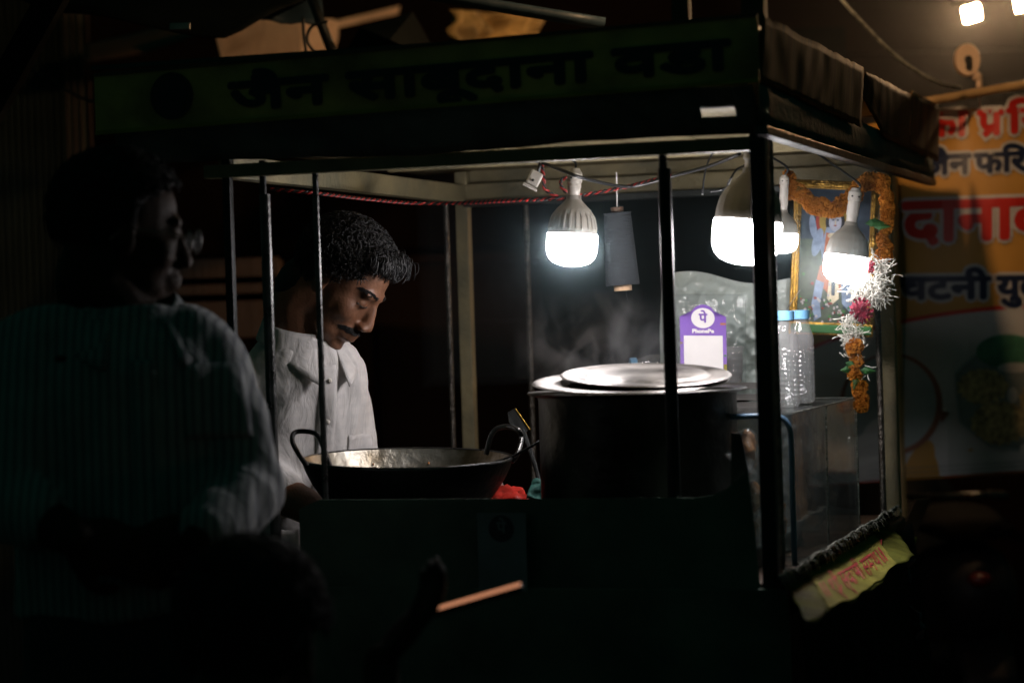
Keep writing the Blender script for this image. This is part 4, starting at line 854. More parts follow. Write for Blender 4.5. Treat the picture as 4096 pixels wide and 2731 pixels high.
for yy, nm in ((.20, 'wheel'), (1.35, 'wheel')):
    X = frame(scp(0, yy, .24), V((0, 1, 0)), ZZ); wh = MB().lathe([(.17, -.04), (.23, -.035), (.245, 0), (.23, .035), (.17, .04), (.17, -.04)], 36, X).build(nm, 'rubber_black', sct, smooth='auto')
    MB().lathe([(0, -.02), (.165, -.015), (.165, .015), (0, .02)], 24, X).build('rim', 'steel_pipe', wh, smooth='auto')
MB().grid(lambda u, v: scp(-.07+.14*u, .20-.27*math.cos(.6+v*1.5), .24+.27*math.sin(.6+v*1.5)), 4, 14).build('fender', 'scooter_black', sct, smooth=True, solid=.004)
MB().prism([scp(-.09, .06, .42), scp(.07, .06, .42), scp(.07, .06, .49), scp(-.09, .06, .49)], V((0, .004, 0))).build('number_plate', 'wall_dark', sct)
MB().rings([ringx(scp(0, 1.0, .30), .10, .03), ringx(scp(0, 1.12, .42), .16, .10), ringx(scp(0, 1.22, .72), .16, .18), ringx(scp(0, 1.25, .86), .08, .06)]).build('front_apron', 'scooter_black', sct, smooth=True)
MB().tube(catmull([scp(-.32, 1.15, .96), scp(-.15, 1.2, 1.0), scp(0, 1.22, .96), scp(.15, 1.2, 1.0), scp(.32, 1.15, .96)], 5), .013, 8).build('handlebar', 'rubber_black', sct, smooth=True)

# ================================================================== PEOPLE
def remesh(parts, voxel, smooth_it=6):
    mb = MB()
    for q in parts: mb.add(q.v, q.f)
    me = bpy.data.meshes.new('person_source'); me.from_pydata([tuple(v) for v in mb.v], [], mb.f)
    bm = bmesh.new(); bm.from_mesh(me); bmesh.ops.remove_doubles(bm, verts=bm.verts, dist=1e-6); bmesh.ops.recalc_face_normals(bm, faces=bm.faces); bm.to_mesh(me); bm.free()
    o = bpy.data.objects.new('person_source', me); col.objects.link(o)
    m = o.modifiers.new('r', 'REMESH'); m.mode = 'VOXEL'; m.voxel_size = voxel; m.adaptivity = 0
    s = o.modifiers.new('s', 'SMOOTH'); s.factor = .5; s.iterations = smooth_it
    dg = bpy.context.evaluated_depsgraph_get(); ev = o.evaluated_get(dg); em = ev.to_mesh()
    out = MB(); out.v = [V(v.co) for v in em.vertices]; out.f = [tuple(p.vertices) for p in em.polygons]
    ev.to_mesh_clear(); bpy.data.objects.remove(o); bpy.data.meshes.remove(me); return out
def limb(pts, rs, n=14):
    """tapered closed limb with rounded ends"""
    pts = [V(p) for p in pts]; mb = MB(); c = catmull(pts, 6); rr = []
    for i in range(len(c)):
        t = i/(len(c)-1)*(len(rs)-1); k = min(int(t), len(rs)-2); f = t-k; rr.append(rs[k]*(1-f)+rs[k+1]*f)
    d0 = (c[0]-c[1]).normalized(); d1 = (c[-1]-c[-2]).normalized()
    c = [c[0]+d0*rr[0]*.9, c[0]+d0*rr[0]*.6]+c+[c[-1]+d1*rr[-1]*.6, c[-1]+d1*rr[-1]*.9]; rr = [rr[0]*.35, rr[0]*.8]+rr+[rr[-1]*.8, rr[-1]*.35]
    return mb.tube(c, rr, n)
def torso(rows, o, l, d, n=28, pw=2.3):
    """rows: z, forward, half width, half depth; superellipse sections, leaning"""
    rg = []
    for z, f, hw, hd in rows:
        c = V((o.x, o.y, 0))+d*f; ring = []
        for k in range(n):
            t = 2*math.pi*k/n; ct, st = math.cos(t), math.sin(t); e = 2/pw
            ring.append(c+l*hw*math.copysign(abs(ct)**e, ct)+d*hd*math.copysign(abs(st)**e, st)+V((0, 0, z)))
        rg.append(ring)
    return MB().rings(rg)
def hand(wrist, fdir, palm_n, side, curl=.5, s=1.0):
    """palm, four fingers and a thumb; side +1: thumb towards f x n"""
    f = V(fdir).normalized(); n = V(palm_n); n = (n-f*n.dot(f)).normalized(); t = f.cross(n)*side; w0 = V(wrist); out = []
    X = M(((f.x, t.x, n.x, w0.x), (f.y, t.y, n.y, w0.y), (f.z, t.z, n.z, w0.z), (0, 0, 0, 1)))
    out.append(MB().ell((.045*s, 0, 0), .055*s, .040*s, .015*s, X))
    for k, (y, L) in enumerate(((.029, .070), (.010, .078), (-.010, .072), (-.028, .058))):
        p = [V((.085*s, y*s, 0))]; an = .0
        for j, fr in enumerate((.45, .32, .23)):
            an += curl*(.55+.25*j); p.append(p[-1]+V((math.cos(an), (y*.9), math.sin(an)))*L*s*fr)
        p = [V((.05*s, y*s*.9, 0))]+p
        out.append(limb([X @ q for q in p], [.0085*s, .0090*s, .0085*s, .0078*s, .0066*s], 9))
    p = [V((.012*s, .026*s, .004)), V((.040*s, .050*s, .012*s)), V((.066*s, .056*s, .022*s)), V((.086*s, .050*s, .032*s))]
    out.append(limb([X @ q for q in p], [.013*s, .0105*s, .0092*s, .0075*s], 9)); return out
def head_parts(X, s=1.0):
    def E(c, r, rx=None): 
        c = V(c)*s; return MB().ell(c, r[0]*s, r[1]*s, r[2]*s, X)
    q = [E((-.008, 0, .042), (.097, .076, .086)), E((.030, 0, -.012), (.060, .060, .088)), E((.034, 0, -.072), (.050, .047, .040)), E((.074, 0, -.098), (.018, .022, .016)),
         E((.080, 0, .030), (.016, .050, .012)), E((.054, .034, -.020), (.028, .026, .032)), E((.054, -.034, -.020), (.028, .026, .032)),
         E((.078, 0, -.062), (.020, .030, .024)), E((.094, 0, -.057), (.012, .023, .0065)), E((.091, 0, -.071), (.013, .020, .0075)),
         E((.077, .031, .008), (.012, .015, .0095)), E((.077, -.031, .008), (.012, .015, .0095)), E((.104, .012, -.034), (.013, .0095, .0085)), E((.104, -.012, -.034), (.013, .0095, .0085))]
    q.append(limb([X @ (V(p)*s) for p in ((.080, 0, .030), (.093, 0, .006), (.105, 0, -.020), (.110, 0, -.029))], [.010*s, .0105*s, .012*s, .0115*s], 10))
    for sd in (-1, 1): q.append(E((-.004, .078*sd, -.004), (.017, .007, .031)))
    return q
def hair_cap(X, s, thick, hairline, seed, n_str, L, amp=.006, sc_h=26):
    rnd = random.Random(seed); mb = MB(); c = V((-.008, 0, .042)); rad = V((.097, .076, .086)); nu, nv = 72, 44; vs = []; keep = {}
    for j in range(nv+1):
        ph = math.pi*j/nv
        for k in range(nu):
            an = 2*math.pi*k/nu; d = V((math.sin(ph)*math.cos(an), math.sin(ph)*math.sin(an), math.cos(ph)))
            p = c+V((d.x*rad.x, d.y*rad.y, d.z*rad.z)); inside = not hairline(p)
            t = thick*(.35+.45*max(0, p.z+.02)/.12)
            p2 = p+d*(t+amp*nz(p, sc_h, seed)+amp*.6*nz(p, sc_h*2.6, seed+1)) if not inside else p-d*.010
            vs.append(X @ (p2*s))
    fs = [(j*nu+k, j*nu+(k+1) % nu, (j+1)*nu+(k+1) % nu, (j+1)*nu+k) for j in range(nv) for k in range(nu)]
    mb.add(vs, fs)
    for i in range(n_str):
        d = V((rnd.gauss(0, 1), rnd.gauss(0, 1), rnd.gauss(.3, 1))).normalized(); p = c+V((d.x*rad.x, d.y*rad.y, d.z*rad.z))
        if not hairline(p) or p.z < -.01: continue
        t = d.orthogonal().normalized(); a = rnd.uniform(0, 6.28); b = t*math.cos(a)+d.cross(t)*math.sin(a)+V((.6, 0, -.1)); b = (b-d*b.dot(d)).normalized()
        l = L*rnd.uniform(.6, 1.3); q0 = p+d*(thick*.5); q = [q0, q0+d*l*.55+b*l*.3, q0+d*l*.62+b*l*.75, q0+d*l*.35+b*l*1.05]
        mb.tube([X @ (v*s) for v in catmull(q, 3)], [.0011*s]+[.0010*s]*7+[.0007*s, .0003*s], 4)
    return mb
def headX(c, yaw, pitch, rollh=0):     # +x of the head faces (sin yaw, -cos yaw) in plan
    f = V((math.sin(yaw), -math.cos(yaw), 0)); l = V((math.cos(yaw), math.sin(yaw), 0))
    B = M(((f.x, l.x, 0, c.x), (f.y, l.y, 0, c.y), (f.z, l.z, 1, c.z), (0, 0, 0, 1)))
    return B @ M.Rotation(pitch, 4, 'Y') @ M.Rotation(rollh, 4, 'X')
def wrinkle(mb, fn):
    me = bpy.data.meshes.new('w'); me.from_pydata([tuple(v) for v in mb.v], [], mb.f); me.update()
    ns = [V(v.normal) for v in me.vertices]; bpy.data.meshes.remove(me)
    mb.v = [p+n*fn(p, n) for p, n in zip(mb.v, ns)]; return mb
def cloth_mat(name, base, stripe, period, dirs, dark=.8, rough=.85):
    m = bpy.data.materials.new(name); m.use_nodes = True; t = m.node_tree; b = t.nodes['Principled BSDF']; b.inputs['Roughness'].default_value = rough; b.inputs['Specular IOR Level'].default_value = .2
    b.inputs['Sheen Weight'].default_value = .15
    tc = t.nodes.new('ShaderNodeTexCoord'); prev = None
    rgb = t.nodes.new('ShaderNodeRGB'); rgb.outputs[0].default_value = (*base, 1); prev = rgb.outputs[0]
    for d in dirs:
        wv = t.nodes.new('ShaderNodeTexWave'); wv.wave_type = 'BANDS'; wv.bands_direction = d; wv.inputs['Scale'].default_value = period; wv.inputs['Distortion'].default_value = .6; wv.inputs['Detail'].default_value = 1
        t.links.new(tc.outputs['Object'], wv.inputs[0]); rp = t.nodes.new('ShaderNodeValToRGB'); rp.color_ramp.elements[0].position = .55; rp.color_ramp.elements[1].position = .75
        t.links.new(wv.outputs[0], rp.inputs[0]); mx_ = t.nodes.new('ShaderNodeMix'); mx_.data_type = 'RGBA'; mx_.inputs[7].default_value = (*stripe, 1)
        t.links.new(rp.outputs[0], mx_.inputs[0]); t.links.new(prev, mx_.inputs[6]); prev = mx_.outputs[2]
    n = t.nodes.new('ShaderNodeTexNoise'); n.inputs['Scale'].default_value = 30; n.inputs['Detail'].default_value = 5; t.links.new(tc.outputs['Object'], n.inputs[0])
    hs_ = t.nodes.new('ShaderNodeMapRange'); hs_.inputs[1].default_value = .3; hs_.inputs[2].default_value = .7; hs_.inputs[3].default_value = .55; hs_.inputs[4].default_value = 1.1; t.links.new(n.outputs[0], hs_.inputs[0])
    ml = t.nodes.new('ShaderNodeMix'); ml.data_type = 'RGBA'; ml.blend_type = 'MULTIPLY'; ml.inputs[0].default_value = .35; t.links.new(prev, ml.inputs[6]); t.links.new(hs_.outputs[0], ml.inputs[7])
    t.links.new(ml.outputs[2], b.inputs['Base Color'])
    bp = t.nodes.new('ShaderNodeBump'); bp.inputs['Strength'].default_value = .8; bp.inputs['Distance'].default_value = .010; n3 = t.nodes.new('ShaderNodeTexNoise'); n3.inputs['Scale'].default_value = 26; n3.inputs['Detail'].default_value = 6; n3.inputs['Distortion'].default_value = .8
    mp = t.nodes.new('ShaderNodeMapping'); mp.inputs['Scale'].default_value = (1, 1, .35); t.links.new(tc.outputs['Object'], mp.inputs[0]); t.links.new(mp.outputs[0], n3.inputs[0])
    t.links.new(n3.outputs[0], bp.inputs['Height']); t.links.new(bp.outputs[0], b.inputs['Normal']); MT[name] = m
cloth_mat('shirt_pale', (.66, .63, .61), (.625, .60, .585), 17, ('X', 'Z'))
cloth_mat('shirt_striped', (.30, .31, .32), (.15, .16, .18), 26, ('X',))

# ---------------------------------------------------------------- the vendor
def vendor():
    yw = R(36); d = V((math.sin(yw), -math.cos(yw), 0)); l = V((math.cos(yw), math.sin(yw), 0))
    o = P(1160, 1400, 4.32); o.z = 0
    t = thing('person', o, 'vendor in a pale checked shirt bending over the wok with head down', 'person')
    hc = P(1352, 1132, 4.24); hx = headX(hc, R(70), R(41), R(-4)); hs = .86
    nb = V((o.x, o.y, 1.315))+d*.045
    nk = hx @ V((-.035, 0, -.065))
    sR = V((o.x, o.y, 1.250))-l*.140+d*.02; sL = V((o.x, o.y, 1.252))+l*.085+d*.02
    eR = P(985, 1905, o.y-.09); eL = V((o.x, o.y, 1.05))+l*.112+d*.05
    wR = P(1330, 2075, o.y-.20); wL = eL+d*.12+V((.14, 0, -.04))
    core = [(.80, -.06, .100, .080), (.95, -.04, .100, .080), (1.08, 0, .10, .080), (1.20, .02, .105, .080), (1.27, .03, .095, .070), (1.305, .04, .085, .065), (1.33, .048, .05, .05)]
    parts = head_parts(hx, hs)+[limb([nb-V((0, 0, .03)), nb+(nk-nb)*.5, nk, hx @ V((-.015, 0, -.02))], [.058, .052, .052, .055]), torso(core, o, l, d),
        limb([sR, eR], [.045, .038]), limb([eR, eR.lerp(wR, .4), wR], [.038, .036, .026]), limb([sL, eL], [.045, .038]), limb([eL, eL.lerp(wL, .4), wL], [.038, .036, .026]),
        limb([V((o.x, o.y, .84))-l*.08-d*.06, V((o.x, o.y, .45))-l*.10-d*.05, V((o.x, o.y, .07))-l*.10-d*.07], [.085, .06, .042]), limb([V((o.x, o.y, .84))+l*.08-d*.06, V((o.x, o.y, .45))+l*.10-d*.05, V((o.x, o.y, .07))+l*.10-d*.07], [.085, .06, .042])]
    parts += hand(wR, d+V((0, 0, -.25)), V((0, 0, -1)), 1, .7)+hand(wL, d+V((0, 0, -.4)), V((0, 0, -1)), -1, .7)
    for sgn in (-1, 1): parts.append(MB().ell(V((o.x, o.y, .045))+l*.10*sgn-d*.01, .05, .09, .04))
    body = remesh(parts, .0040, 8).build('body', 'skin', t, smooth=True)
    # shirt
    rows = [(.86, -.05, .126, .106), (.95, -.045, .124, .105), (1.04, -.02, .122, .105), (1.13, .005, .124, .105), (1.20, .02, .126, .104), (1.25, .03, .124, .098), (1.285, .038, .110, .090), (1.31, .045, .092, .078), (1.328, .05, .066, .066)]
    shp_ = [torso(rows, o, l, d, 36), limb([sR+l*.03, sR-V((0, 0, .015)), sR.lerp(eR, .55), eR], [.058, .058, .055, .053], 20), limb([sL-l*.03, sL-V((0, 0, .015)), sL.lerp(eL, .6), eL], [.050, .048, .045, .046], 20), limb([eR, eR.lerp(wR, .42)], [.053, .047], 20), limb([eL, eL.lerp(wL, .45)], [.046, .042], 20)]
    s = remesh(shp_, .0055, 6)
    def wf(p, n):
        q = V((p.x*1.0, p.y*1.0, p.z*.38)); a = nz(q, 11, 3); b_ = nz(p, 26, 5)
        up = max(0, min(1, (p.z-.95)/.25))
        w2 = nz(V((p.x+.03*a, p.y, p.z*.45)), 17, 21); return .016*(.45-abs(a)*2)*.6+.009*(.4-abs(w2)*1.6)*.6+.004*b_+.0025*nz(V((p.x, p.y, p.z*.3)), 38, 8)
    wrinkle(s, wf)
    so = s.build('shirt', 'shirt_pale', t, smooth=True)
    bv = BVHTree.FromPolygons([tuple(v) for v in s.v], s.f)
    def surf(lat, z, lift):      # point on the shirt front at side offset lat and height z
        c = V((o.x, o.y, z))+l*lat+d*.5; h = bv.ray_cast(c, -d, 1.0)
        return (h[0]+d*lift) if h[0] is not None else c-d*.37
    pk = MB().grid(lambda u, v: surf(-.004+(u-.5)*.030, .90+v*.385, .0028), 4, 60); pk.build('placket', 'shirt_pale', so, smooth=True, solid=.0018)
    for k in range(5): p = surf(-.004, .97+k*.072, .005); MB().ell(p, .0045, .0045, .0045, nu=8, nv=6).build('button', 'porcelain', so)
    MB().grid(lambda u, v: surf(.045+u*.070, 1.070+v*.09, .0030), 10, 10).build('pocket', 'shirt_pale', so, smooth=True, solid=.0016)
    # collar: stand and two pointed leaves
    nc = V((o.x, o.y, 1.318))+d*.048; 
    def cring(t_, r, dz): return nc+l*math.cos(t_)*r*1.02+d*math.sin(t_)*r*.98+V((0, 0, dz-.022*math.sin(t_)))
    MB().grid(lambda u, v: cring(R(112)+u*R(316), .074-.008*v, -.012+v*.052), 40, 4).build('collar_stand', 'shirt_pale', so, smooth=True, solid=.002)
    for sgn in (-1, 1):
        def leafc(u, v):
            t_ = R(90)+sgn*R(-14)-sgn*u*R(158) if False else R(90)-sgn*(R(13)+u*R(150)); front = max(0, 1-u*2.0)**1.5; r = .068+(.014+.030*front)*v
            return cring(t_, r, .042-.036*v-.056*front*v)
        MB().grid(leafc, 26, 6).build('collar_leaf', 'shirt_pale', so, smooth=True, solid=.0025)
    def hl(p):
        x, y, z = p
        if z > .098: return True
        if x > .062: return z > .080
        if x > .02: return z > .055-(.02 if abs(y) > .06 else 0)+(x-.02)*.4
        if x > -.025: return z > .018
        return True
    hr = hair_cap(hx, hs, .016, hl, 3, 8500, .013, .006, 24)
    hr.ell(V((-.062, 0, -.050))*hs, .050*hs, .062*hs, .062*hs, hx)
    rnd = random.Random(5)
    for i in range(1100):        # longer locks falling over the forehead
        y = rnd.gauss(0, .035); p = V((.058+rnd.uniform(-.03, .01), y, .102+rnd.uniform(-.01, .012))); dd = V((1, rnd.gauss(0, .35), rnd.gauss(.10, .3))).normalized(); L_ = rnd.uniform(.012, .030)
        q = [p, p+dd*L_*.5+V((0, 0, .010)), p+dd*L_+V((0, 0, -.004)), p+dd*L_*1.15+V((-.002, rnd.gauss(0, .006), -.016))]
        hr.tube([hx @ (v*hs) for v in catmull(q, 3)], [.0010]+[.0010]*7+[.0007, .0003], 4)
    hr.build('hair', 'hair', body, smooth=True)
    fb = BVHTree.FromPolygons([tuple(v.co+body.location+t.location) for v in body.data.vertices], [tuple(p.vertices) for p in body.data.polygons])
    fx = (hx.to_3x3() @ V((1, 0, 0)))
    def onf(y, z, lift=.0004):
        h = fb.ray_cast(hx @ V((.25*hs, y*hs, z*hs)), -fx, .4); return (h[0]+fx*lift) if h[0] is not None else hx @ V((.09*hs, y*hs, z*hs))
    mu = MB()
    for i in range(420):
        y = rnd.uniform(-.030, .030); z = -.046-abs(y)*.25+rnd.uniform(-.0035, .0035); sg = math.copysign(1, y); mu.tube([onf(y, z), onf(y+sg*.004+rnd.gauss(0, .0015), z-.005, .0016)], [.0013, .0007], 4)
    mu.build('moustache', 'hair', body)
    for sgn in (-1, 1):
        eb = MB()
        for i in range(70):
            u = rnd.random(); y = .014+u*.036; z = .031+.004*math.sin(u*3)+rnd.uniform(-.003, .003); eb.tube([onf(y*sgn, z), onf((y+.005)*sgn, z+.001, .0014)], [.0013, .0006], 4)
        eb.build('eyebrow', 'hair', body)
        ey = MB().tube([onf((.018+k*.0065)*sgn, .0030+.0006*(k-2)**2, .0002) for k in range(5)], .0015, 6); ey.build('eyelash', 'hair', body)
    tr = remesh([torso([(.72, -.05, .15, .11), (.80, -.05, .165, .115), (.90, -.045, .165, .115), (.98, -.04, .155, .105)], o, l, d), limb([V((o.x, o.y, .82))-l*.085-d*.06, V((o.x, o.y, .45))-l*.105-d*.05, V((o.x, o.y, .10))-l*.105-d*.07], [.10, .085, .075]), limb([V((o.x, o.y, .82))+l*.085-d*.06, V((o.x, o.y, .45))+l*.105-d*.05, V((o.x, o.y, .10))+l*.105-d*.07], [.10, .085, .075])], .010, 5)
    tr.build('trousers', 'trousers', t, smooth=True)
vendor()

rg = psheet([(1105, 2215), (1200, 2212), (1196, 2120), (1105, 2128)], [4.16, 4.16, 4.22, 4.22], 10, 8, amp=.01, sc_=30, sd=4, crease=.01).build('white_cloth', 'white_paper', smooth=True, solid=.003); tag(rg, 'small white cloth hanging below the vendor forearm', 'cloth')
# ---------------------------------------------------------------- the customer in front on the left
def customer():
    yw = R(22); d = V((math.sin(yw), -math.cos(yw), 0)); l = V((math.cos(yw), math.sin(yw), 0)); Y = 3.36
    o = P(500, 1400, Y); o.z = 0; s_ = Y/FPX
    t = thing('person', o, 'man in a striped shirt and glasses standing dark in the left foreground', 'person')
    hc = P(478, 950, Y); hx = headX(hc, R(110), R(6), 0); hs = .88
    zS = P(800, 1300, Y).z; nb = V((o.x, o.y, zS+.015))
    sL = P(805, 1385, Y+.02); sR = P(130, 1390, Y-.05)
    eL = P(990, 1960, Y-.02); eR = P(20, 1990, Y-.12)
    wL = P(800, 2135, Y-.17); wR = P(300, 2150, Y-.20)
    z = lambda py: P(500, py, Y).z
    core = [(.78, -.02, .150, .095), (z(2400), -.01, .15, .10), (z(2100), 0, .15, .10), (z(1700), 0, .155, .10), (z(1420), 0, .15, .09), (zS+.0, 0, .085, .065), (zS+.03, 0, .05, .05)]
    nk = hx @ V((-.03, 0, -.07))
    parts = head_parts(hx, hs)+[limb([nb-V((0, 0, .03)), nb.lerp(nk, .5), nk, hx @ V((-.015, 0, -.02))], [.060, .056, .056, .058]), torso(core, o, l, d), limb([sL, eL], [.045, .038]), limb([eL, eL.lerp(wL, .4), wL], [.038, .036, .026]), limb([sR, eR], [.045, .038]), limb([eR, eR.lerp(wR, .4), wR], [.038, .036, .026]),
        limb([V((o.x, o.y, .84))-l*.08, V((o.x, o.y, .45))-l*.10+d*.01, V((o.x, o.y, .07))-l*.10], [.085, .06, .042]), limb([V((o.x, o.y, .84))+l*.08, V((o.x, o.y, .45))+l*.10+d*.01, V((o.x, o.y, .07))+l*.10], [.085, .06, .042])]
    parts += hand(wL, wR-wL+V((0, .08, -.05)), d*-1, 1, .35)+hand(wR, wL-wR+V((0, .06, -.06)), d*-1, -1, .35)
    for sgn in (-1, 1): parts.append(MB().ell(V((o.x, o.y, .045))+l*.10*sgn+d*.05, .05, .10, .04))
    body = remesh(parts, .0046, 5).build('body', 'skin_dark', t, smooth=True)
    rows = [(z(2440), -.01, .160, .120), (z(2300), 0, .158, .118), (z(2000), 0, .156, .115), (z(1700), 0, .160, .112), (z(1480), 0, .164, .105), (z(1370), 0, .142, .090), (zS+.002, 0, .11, .078), (zS+.026, 0, .07, .064)]
    s = remesh([torso(rows, o, l, d, 36), limb([sL-l*.03, sL-V((0, 0, .015)), sL.lerp(eL, .5), eL], [.062, .062, .058, .056], 20), limb([eL, eL.lerp(wL, .85)], [.056, .042], 20), limb([sR+l*.03, sR-V((0, 0, .015)), sR.lerp(eR, .5), eR], [.062, .062, .058, .056], 20), limb([eR, eR.lerp(wR, .45)], [.056, .047], 20)], .006, 6)
    wrinkle(s, lambda p, n: .010*(.5-abs(nz(V((p.x, p.y, p.z*.4)), 9, 13))*2)*.8+.006*nz(V((p.x, p.y, p.z*.5)), 24, 15))
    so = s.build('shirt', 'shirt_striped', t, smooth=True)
    nc = V((o.x, o.y, zS+.020))
    def cring(t_, r, dz): return nc+l*math.cos(t_)*r+d*math.sin(t_)*r*.95+V((0, 0, dz-.030*math.sin(t_)))
    MB().grid(lambda u, v: cring(R(118)+u*R(304), .076-.005*v, -.012+v*.038), 40, 4).build('collar_stand', 'shirt_striped', so, smooth=True, solid=.002)
    for sgn in (-1, 1):
        def leafc(u, v):
            t_ = R(90)-sgn*(R(24)+u*R(140)); front = max(0, 1-u*2.6); return cring(t_, .072+.034*v+.024*front*v, .028-.044*v-.034*front*v*v)
        MB().grid(leafc, 26, 6).build('collar_leaf', 'shirt_striped', so, smooth=True, solid=.0025)
    bv = BVHTree.FromPolygons([tuple(v) for v in s.v], s.f)
    def surf(lat, zz, lift):
        c = V((o.x, o.y, zz))+l*lat+d*.6; h = bv.ray_cast(c, -d, 1.0); return (h[0]+d*lift) if h[0] is not None else c-d*.47
    MB().grid(lambda u, v: surf((u-.5)*.032, z(2420)+v*(zS-.045-z(2420)), .003), 4, 50).build('placket', 'shirt_striped', so, smooth=True, solid=.002)
    MB().grid(lambda u, v: surf(.055+u*.09, z(1750)+v*.10, .0035), 10, 10).build('pocket', 'shirt_striped', so, smooth=True, solid=.002)
    def hl(p):
        x, y, zz = p
        if zz > .095: return True
        if x > .055: return zz > .085
        if x > .01: return zz > .045+(x-.01)*.7
        if x > -.025: return zz > .015
        return zz > -.05
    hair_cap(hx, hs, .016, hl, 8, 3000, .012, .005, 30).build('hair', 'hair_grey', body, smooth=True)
    gs = thing('spectacles', hx @ V((.1, 0, 0)), 'thin-framed spectacles worn by the man in the striped shirt', 'glasses')
    hg = hx @ M.Scale(hs, 4)
    for sgn in (-1, 1):
        Xl = hg @ M.Translation((.118, .033*sgn, .002)) @ M.Rotation(R(90), 4, 'Y')
        pts = [Xl @ V((.019*math.cos(a), .026*math.sin(a), 0)) for a in [2*math.pi*k/28 for k in range(29)]]
        MB().tube(pts, .0012, 6).build('rim', 'aluminium', gs, smooth=True)
        MB().add([Xl @ V((.0185*math.cos(2*math.pi*k/28), .0255*math.sin(2*math.pi*k/28), 0)) for k in range(28)], [tuple(range(28))]).build('lens', 'case_clear', gs, solid=.0012)
        MB().tube([hg @ V((.117, .060*sgn, .008)), hg @ V((.05, .078*sgn, .008)), hg @ V((-.01, .083*sgn, .012)), hg @ V((-.03, .082*sgn, -.01))], .0012, 6).build('temple_arm', 'aluminium', gs)
    MB().tube([hg @ V((.119, -.008, .006)), hg @ V((.122, 0, .010)), hg @ V((.119, .008, .006))], .0012, 6).build('bridge', 'steel_pipe', gs)
    remesh([torso([(.74, -.01, .15, .11), (.86, -.005, .155, .108), (z(2380), 0, .15, .10)], o, l, d), limb([V((o.x, o.y, .82))-l*.085, V((o.x, o.y, .45))-l*.105, V((o.x, o.y, .10))-l*.105], [.10, .085, .075]), limb([V((o.x, o.y, .82))+l*.085, V((o.x, o.y, .45))+l*.105, V((o.x, o.y, .10))+l*.105], [.10, .085, .075])], .010, 5).build('trousers', 'trousers', t, smooth=True)
customer()

# ---------------------------------------------------------------- the shorter onlooker with a phone
def onlooker():
    yw = R(165); d = V((math.sin(yw), -math.cos(yw), 0)); l = V((math.cos(yw), math.sin(yw), 0)); Y = 2.75
    o = P(1010, 2700, Y); o.z = 0
    t = thing('person', o, 'short dark-haired onlooker seen from behind at the bottom edge holding a phone', 'person')
    hc = P(1010, 2610, Y+.02); hx = headX(hc, R(160), R(12), 0); hs = .92
    zS = hc.z-.16; nb = V((o.x, o.y, zS+.01)); nk = hx @ V((-.03, 0, -.06))
    sL = V((o.x, o.y, zS-.03))+l*.15; sR = V((o.x, o.y, zS-.03))-l*.15
    ph0 = P(1715, 2462, 3.02); ph1 = P(2092, 2352, 3.02); pm_ = ph0.lerp(ph1, .15)
    wR = ph0+V((-.06, -.03, -.05)); eR = V((o.x, o.y, zS-.24))-l*.20+d*.10 if False else sR.lerp(wR, .5)+V((0, 0, -.16))
    if (sR-wR).length > (sL-wR).length: sN, sF = sL, sR
    else: sN, sF = sR, sL
    eN = sN.lerp(wR, .5)+V((0, 0, -.14)); eF = sF+V((0, 0, -.24))
    core = [(.42, 0, .12, .08), (.55, 0, .125, .085), (zS-.15, 0, .13, .085), (zS-.05, 0, .125, .075), (zS, 0, .07, .055), (zS+.02, 0, .045, .045)]
    parts = head_parts(hx, hs)+[limb([nb-V((0, 0, .03)), nb.lerp(nk, .5), nk, hx @ V((-.015, 0, -.02))], [.05, .046, .048, .052]), torso(core, o, l, d), limb([sN, eN], [.038, .031]), limb([eN, eN.lerp(wR, .4), wR], [.031, .029, .022]), limb([sF, eF], [.038, .031]), limb([eF, eF+d*.18], [.031, .022]),
        limb([V((o.x, o.y, .46))-l*.065, V((o.x, o.y, .26))-l*.08, V((o.x, o.y, .05))-l*.08], [.068, .05, .036]), limb([V((o.x, o.y, .46))+l*.065, V((o.x, o.y, .26))+l*.08, V((o.x, o.y, .05))+l*.08], [.068, .05, .036])]
    parts += hand(wR, (ph1-ph0)*.6+V((0, .03, .06)), V((.0, 0, 1)), 1, .42, .92)+hand(eF+d*.18, d, V((0, 0, -1)), 1, .4, .9)
    for sgn in (-1, 1): parts.append(MB().ell(V((o.x, o.y, .035))+l*.08*sgn+d*.04, .04, .08, .032))
    body = remesh(parts, .0046, 5).build('body', 'skin_dark', t, smooth=True)
    remesh([torso([(.44, 0, .145, .105), (.55, 0, .145, .105), (zS-.15, 0, .15, .105), (zS-.05, 0, .145, .09), (zS+.0, 0, .09, .07), (zS+.012, 0, .06, .056)], o, l, d), limb([sN, sN.lerp(eN, .7)], [.052, .050]), limb([sF, sF.lerp(eF, .7)], [.052, .050])], .008, 5).build('shirt', 'tarp_dark', t, smooth=True)
    remesh([torso([(.36, 0, .13, .10), (.46, 0, .135, .10)], o, l, d), limb([V((o.x, o.y, .44))-l*.07, V((o.x, o.y, .08))-l*.085], [.085, .065]), limb([V((o.x, o.y, .44))+l*.07, V((o.x, o.y, .08))+l*.085], [.085, .065])], .010, 4).build('trousers', 'trousers', t, smooth=True)
    def hl(p): return p.z > .085 or (p.x < .05 and p.z > .03) or (p.x < -.02 and p.z > -.05)
    hair_cap(hx, hs, .022, hl, 21, 2500, .014, .006, 26).build('hair', 'hair_grey', body, smooth=True)
    x = (ph1-ph0).normalized(); n = V((0, .045, 1)); n = (n-x*n.dot(x)).normalized(); y = n.cross(x); y = y if y.y > 0 else -y
    phn = thing('mobile_phone', ph0, 'phone held low and flat, its screen showing as a thin orange line', 'phone')
    c = ph0.lerp(ph1, .5)+y*.034; Lp = (ph1-ph0).length
    MB().box(c, Lp, .070, .0078, (x, y, n)).build('case', 'phone', phn, bevel=.003)
    MB().box(c+n*.0042, Lp*.96, .064, .0006, (x, y, n)).build('screen', 'screen_lit', phn)
